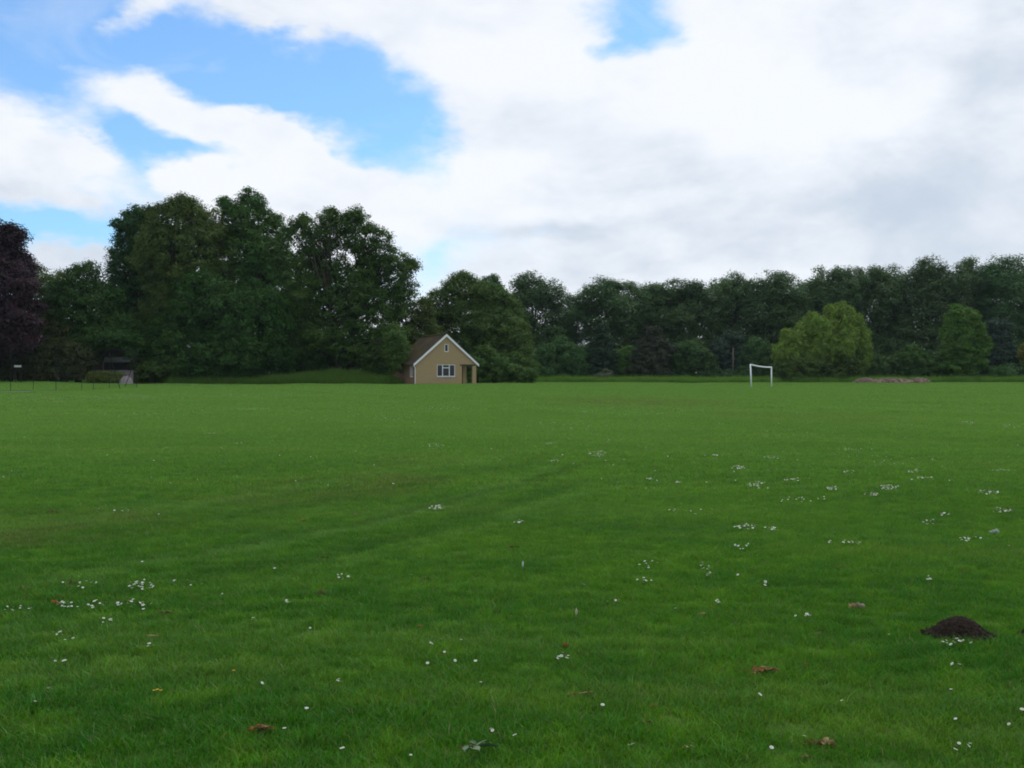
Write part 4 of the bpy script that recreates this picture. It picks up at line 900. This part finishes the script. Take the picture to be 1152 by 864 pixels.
FAR = [(672, 513, 11, 4, 42), (624, 521, 6, 1, 10), (492, 576, 10, 3, 18), (583, 592, 6, 2, 9), (730, 542, 4, 1, 6), (763, 546, 5, 1, 8), (615, 501, 10, 1, 12), (490, 503, 10, 2, 14), (830, 529, 11, 2, 24), (803, 515, 12, 1, 16), (868, 517, 10, 2, 18), (850, 548, 14, 3, 24), (890, 543, 10, 2, 16), (937, 553, 7, 2, 18), (955, 534, 8, 2, 12), (1030, 533, 10, 2, 18), (1000, 552, 13, 3, 26), (980, 560, 9, 2, 14), (1040, 541, 12, 1, 12), (1112, 557, 13, 3, 20), (1128, 578, 14, 3, 18), (1128, 532, 14, 1, 14), (838, 597, 14, 3, 18), (870, 600, 10, 2, 8), (1062, 583, 6, 2, 6), (1045, 592, 8, 3, 7), (50, 449, 70, 5, 170), (150, 447, 60, 3, 130), (260, 445, 80, 3, 130), (360, 440, 70, 3, 110), (280, 461, 24, 1, 24), (500, 460, 26, 3, 26), (440, 452, 16, 2, 24), (700, 463, 70, 6, 50), (235, 489, 9, 1, 10), (265, 501, 8, 1, 9), (1090, 477, 8, 2, 14), (900, 490, 60, 6, 20), (640, 480, 60, 6, 24), (430, 470, 40, 4, 18), (900, 565, 30, 5, 10), (1000, 520, 60, 6, 18), (780, 580, 30, 6, 8), (140, 580, 60, 8, 6), (150, 468, 60, 5, 22), (1140, 480, 14, 3, 12), (960, 508, 30, 2, 14)]
for (px, py, rx, ry, n) in FAR:
    for k in range(int(n * (4 if py < 475 else 2.5 if py < 500 else 1.7))):
        a = rd.uniform(0, 6.28); q = rd.random() ** .6; p = hit(px + math.cos(a) * q * rx, py + math.sin(a) * q * ry); D.append((*p, None))
for k in range(900):
    Y = 14 + 90 * rd.random() ** 1.3; x = rd.uniform(-.52, .52) * Y; D.append((x, Y, tz(x, Y), None))
near_d = [d for d in D if d[4 - 1] is not None] if False else [d for d in D if d[3] is not None]
near_d.sort(key=lambda d: d[0] ** 2 + d[1] ** 2)
far_d = [d for d in D if d[3] is None] + near_d[298:]; near_d = near_d[:298]
dm = []
for k in range(6):
    mb = MB(); daisy_geo(mb, (0, 0, 0), .0078 + .0009 * (k % 3), R(8 + 6 * k), k * 2.1 - 1.2, .034 + .004 * (k % 4)); dm.append(mb.mesh('daisy', [PET, YEL, STEM]))
for i, d in enumerate(near_d):
    o = link('daisy', dm[i % 6], None, (d[0], d[1], d[2])); o.rotation_euler = (0, 0, rd.uniform(0, 6.28)); s = rd.uniform(.8, 1.25); o.scale = (s, s, 1)
    tag(o, d[3], 'daisy', 'white daisies: ' + d[3].replace('white daisy ', ''))
mb = MB()
for d in far_d: daisy_geo(mb, (d[0], d[1], d[2]), rd.uniform(.009, .0135) + (.003 if d[1] > 30 else 0), R(rd.uniform(0, 45)), rd.uniform(0, 6.28), rd.uniform(.042, .055), 7, False)
tag(mb.build('daisies', [PET, YEL, STEM]), 'countless white daisies dotted over the far grass', 'daisies', kind='stuff')

# ------------------------------------------------------------------ fallen leaves and bits
def litter_mat(name, c1, c2):
    m, nt, out = new_mat(name); tc = N(nt, 'ShaderNodeTexCoord').outputs['Object']
    c = mix_c(nt, ramp(nt, noise(nt, tc, 28, 5, .6), .35, .65), c1, c2); b = N(nt, 'ShaderNodeBsdfPrincipled'); L(nt, c, b.inputs['Base Color']); b.inputs['Roughness'].default_value = .7
    L(nt, b.outputs[0], out.inputs[0]); return m
RUST = litter_mat('rusty_leaf', (.34, .115, .022), (.15, .065, .025)); TAN = litter_mat('tan_leaf', (.42, .32, .16), (.22, .15, .07)); BRN = litter_mat('brown_leaf', (.17, .095, .035), (.07, .042, .020))
PALE = litter_mat('pale_leaf', (.42, .38, .30), (.26, .22, .15)); WHT_ = litter_mat('white_leaf', (.50, .56, .54), (.34, .42, .36)); GRN = litter_mat('green_leaf', (.06, .12, .05), (.04, .09, .03)); GRNP = litter_mat('pale_green_leaf', (.20, .28, .14), (.14, .22, .10)); YF = litter_mat('yellow_petal', (.75, .48, .02), (.65, .36, .02))
def leaf_geo(mb, o, ln, wd, yaw, pitch, roll, curl, crumple, r, lobes=0, nu=12, nv=6):
    M = Matrix.Translation(Vector(o)) @ Matrix.Rotation(yaw, 4, 'Z') @ Matrix.Rotation(-pitch, 4, 'Y') @ Matrix.Rotation(roll, 4, 'X'); b = len(mb.v); ph = r.uniform(0, 6.28, 6)
    for i in range(nu + 1):
        u = i / nu; prof = (math.sin(math.pi * min(u * .92 + .06, 1)) ** .75); prof *= (1 + .42 * math.sin(u * math.pi * lobes * 1.7 + ph[0]) + .16 * math.sin(u * 31 + ph[4])) if lobes else 1
        for j in range(nv + 1):
            v = j / nv * 2 - 1; x = (u - .5) * ln; y = v * prof * wd / 2; z = curl * wd * (v * v - .3) * .5 - curl * ln * .25 * (u - .5) ** 2 + crumple * wd * (.09 * math.sin(9 * u + ph[1] + 3 * v) + .07 * math.sin(7 * v + ph[2] + 5 * u) + .07 * math.sin(23 * u + ph[3]) * math.cos(11 * v) + (.05 * r.normal() if crumple > .5 else 0))
            mb.v.append(tuple(M @ Vector((x, y, z))))
    for i in range(nu):
        for j in range(nv): k = b + i * (nv + 1) + j; mb.face((k, k + 1, k + nv + 2, k + nv + 1))
def litter(px, py, wpx, mats, label, name='fallen_leaf', cat='leaf', n=1, crumple=1.0, curl=.35, aspect=.42, lobes=3, stalk=True, seed=0, lift=.014, yaw=None):
    r = np.random.default_rng(1000 + int(px) + seed); c = hit(px, py); s = math.hypot(c[0], c[1]) / F; ln = wpx * s * .92; mb = MB()
    for k in range(n):
        mb.cur = k % len(mats); L1 = ln / (1 if n == 1 else 1.55)
        off = (0 if n == 1 else (k / (n - 1) - .5) * (ln - L1 * .8))
        yw = (r.normal() * .22 if yaw is None else yaw) + (r.normal() * .35 if n > 1 else 0)
        leaf_geo(mb, (off, r.normal() * ln * .05, .008 + k * .003), L1, L1 * aspect * r.uniform(.8, 1.2), yw, r.normal() * .15, r.normal() * .3, curl, crumple, r, lobes)
    if stalk:
        mb.cur = 0; mb.tube([(-ln * .45, 0, .004), (-ln * .62, ln * .05, .008), (-ln * .75, ln * .02, .0)], .0016, 5)
    o = mb.build(name, mats, None, False, (c[0], c[1], c[2] + lift)); tag(o, label, cat); return o
litter(858, 759, 34, [RUST, TAN], 'large crumpled rusty orange leaf with pale tip in the right foreground', n=3, crumple=1.3)
litter(963, 686, 18, [TAN, PALE], 'folded pale tan leaf standing up left of the molehill', n=2, crumple=1.5, curl=1.1, aspect=.75, stalk=False)
litter(922, 842, 36, [BRN, TAN], 'long curled brown leaf near the bottom right', n=2, crumple=1.2, curl=1.0)
litter(908, 857, 17, [BRN, TAN], 'smaller brown leaf just below the long curled brown leaf', n=1, crumple=1.3, stalk=False)
litter(654, 785, 26, [RUST, TAN], 'narrow rust coloured leaf lying slanted below centre', n=2, crumple=1.0, aspect=.3, yaw=.45)
litter(295, 826, 32, [RUST, BRN], 'torn reddish brown leaf with a pale fleck at lower left', n=3, crumple=1.3)
litter(636, 731, 8, [RUST, TAN], 'small round rusty leaf with a pale top at centre', n=1, aspect=.8, curl=1.2, stalk=False)
litter(736, 799, 9, [RUST, BRN], 'small rusty leaf right of the slanted narrow leaf', crumple=1.4, aspect=.6)
litter(730, 817, 12, [BRN], 'dark brown leaf fragment beneath the small rusty leaf', aspect=.4)
litter(480, 655, 13, [BRN], 'dark brown leaf in the grass left of centre', aspect=.5, crumple=1.4)
litter(578, 618, 15, [BRN, RUST], 'flat brown leaf furthest up near the centre', aspect=.35)
litter(497, 739, 8, [RUST], 'tiny rusty leaf near lone daisies left of centre', aspect=.5)
litter(473, 708, 7, [RUST], 'tiny reddish leaf below the dark brown leaf left of centre', aspect=.5)
litter(365, 630, 18, [BRN, RUST], 'flat reddish brown leaf above the tight daisy knot', aspect=.3)
litter(362, 671, 14, [BRN], 'brown curled leaf below the tight daisy knot', aspect=.5, curl=1.0)
litter(247, 683, 13, [TAN, BRN], 'pale brown leaf right of the daisy bands', aspect=.35)
litter(187, 693, 19, [BRN], 'dark brown clump of leaf under the densest daisy patch', n=2, aspect=.5)
litter(172, 720, 17, [TAN], 'tan arched leaf stalk above three daisies', aspect=.18, curl=1.4, lobes=0)
litter(62, 681, 9, [RUST], 'small rust leaf at left between daisy bands', aspect=.6)
litter(75, 715, 7, [RUST, BRN], 'small brown leaf among the lower left daisies', aspect=.6)
litter(82, 660, 16, [BRN], 'dark dry leaf clump left of the loose daisy patch', aspect=.55, crumple=1.5)
litter(27, 666, 15, [BRN], 'blackish leaf clump near the left edge', aspect=.5, crumple=1.4)
litter(55, 779, 6, [PALE], 'tiny pinkish pale leaf at lower left', aspect=.8, stalk=False)
litter(921, 716, 11, [BRN, RUST], 'slim brown leaf left of the molehill', aspect=.28, yaw=.5)
litter(946, 641, 7, [BRN], 'tiny brown leaf above the folded pale tan leaf', aspect=.5)
litter(1085, 646, 7, [BRN], 'tiny dark leaf above the molehill', aspect=.5)
litter(791, 694, 9, [TAN], 'small flat tan leaf left of the daisy knot', aspect=.35)
litter(908, 752, 8, [BRN], 'faint brown leaf right of the large rusty leaf', aspect=.6)
litter(60, 579, 13, [BRN, RUST], 'brown leaf far up on the worn grass at left', aspect=.4)
litter(402, 580, 8, [BRN], 'dark leaf on the wheel track left of centre', aspect=.4)
litter(341, 588, 9, [RUST], 'reddish leaf on the grass left of the wheel track', aspect=.4)
litter(1119, 602, 10, [WHT_], 'curled white leaf lying on the grass at upper right', aspect=.8, curl=1.2, stalk=False)
litter(712, 843, 9, [PALE], 'pale straw coloured stalk near the bottom centre', aspect=.2, lobes=0, yaw=.8)
litter(776, 846, 13, [TAN, PALE], 'pale twig-like leaf at bottom right of centre', aspect=.2, yaw=-1.0, n=2)
litter(553, 826, 6, [PALE], 'small cream leaf above the green sprig', aspect=.7, stalk=False)
def bud(px, py, h_px, mat, label):
    c = hit(px, py); s = math.hypot(c[0], c[1]) / F; h = h_px * s; mb = MB(); mb.tube([(0, 0, 0), (0, 0, .03), (.001, 0, .03 + h * .3), (.002, 0, .03 + h * .7), (.003, 0, .03 + h)], [.001, .0015, h * .15, h * .13, .001], 8)
    tag(mb.build('flower_bud', mat, None, True, tuple(c)), label, 'bud')
bud(648, 698, 9, PALE, 'pale upright closed flower bud near the centre foreground')
bud(588, 642, 7, WHT_, 'whitish upright seed head above centre foreground')
def yellow(px, py, n, label):
    c = hit(px, py); r = np.random.default_rng(int(px)); s = math.hypot(c[0], c[1]) / F; mb = MB()
    for k in range(n):
        ox = (k - (n - 1) / 2) * 4.5 * s + r.normal() * s; mb.cur = 1; mb.tube([(ox, 0, 0), (ox, 0, .045)], .001, 4, False); mb.cur = 0
        for j in range(8): leaf_geo(mb, (ox + math.cos(j * .785) * .004, math.sin(j * .785) * .004, .040 + .004 * (k % 2)), .009, .005, j * .785, .35, 0, .3, .2, r, 0, 3, 2)
    tag(mb.build('dandelion', [YF, STEM], None, True, tuple(c)), label, 'flower')
yellow(262, 763, 1, 'single yellow flower in the left foreground')
yellow(177, 786, 3, 'cluster of yellow flowers at lower left')
def sprig():
    c = hit(537, 852); r = np.random.default_rng(77); s = math.hypot(c[0], c[1]) / F
    root = thing('leafy_sprig', 'fallen green sprig with one pale upturned leaf at the bottom centre', 'sprig', (c[0], c[1], c[2] + .03))
    st = MB(); st.tube([(-.075, .03, .0), (-.03, .015, .012), (.0, .005, .015), (.06, .03, .01)], [.0028, .0025, .002, .0012], 6); st.build('stalk', litter_mat('sprig_stalk', (.14, .07, .04), (.1, .06, .03)), root, True)
    for (x, y, yaw, ln, wd, m, p) in ((-.005, -.035, -1.2, .088, .034, GRNP, .2), (-.04, -.03, -1.75, .085, .036, GRN, .1), (.045, .0, -.15, .085, .036, GRN, .1), (.02, .03, .7, .07, .03, GRN, .15), (-.02, .035, 2.2, .05, .024, GRN, .1), (.012, .012, .3, .04, .02, GRNP, .3)):
        mb = MB(); leaf_geo(mb, (x, y, .018), ln, wd, yaw, p, r.normal() * .25, .5, .15, r, 0); mb.build('leaf', m, root, True)
sprig()

# ------------------------------------------------------------------ air
hm, nt, out = new_mat('thin_haze'); pv = N(nt, 'ShaderNodeVolumePrincipled'); pv.inputs['Color'].default_value = (.70, .90, 1.0, 1); pv.inputs['Density'].default_value = .00009; pv.inputs['Anisotropy'].default_value = .2
L(nt, pv.outputs[0], out.inputs['Volume'])
hb_ = MB(); hb_.box(-4200, 4200, -3200, 5200, -2.5, 32); tag(hb_.build('haze', hm), 'thin pale haze in the air over the field', None, kind='stuff')

# ------------------------------------------------------------------ render settings
cy = sc.cycles
cy.use_denoising = True
try: cy.denoiser = 'OPENIMAGEDENOISE'
except Exception: pass
cy.max_bounces = 6; cy.diffuse_bounces = 3; cy.glossy_bounces = 2; cy.transmission_bounces = 3; cy.transparent_max_bounces = 4
cy.caustics_reflective = False; cy.caustics_refractive = False
cy.pixel_filter_type = 'BLACKMAN_HARRIS'; cy.filter_width = 1.9
print('leaves', NLEAF, 'daisies', len(near_d), len(far_d), 'patches', len(P1), len(P2), len(P3))
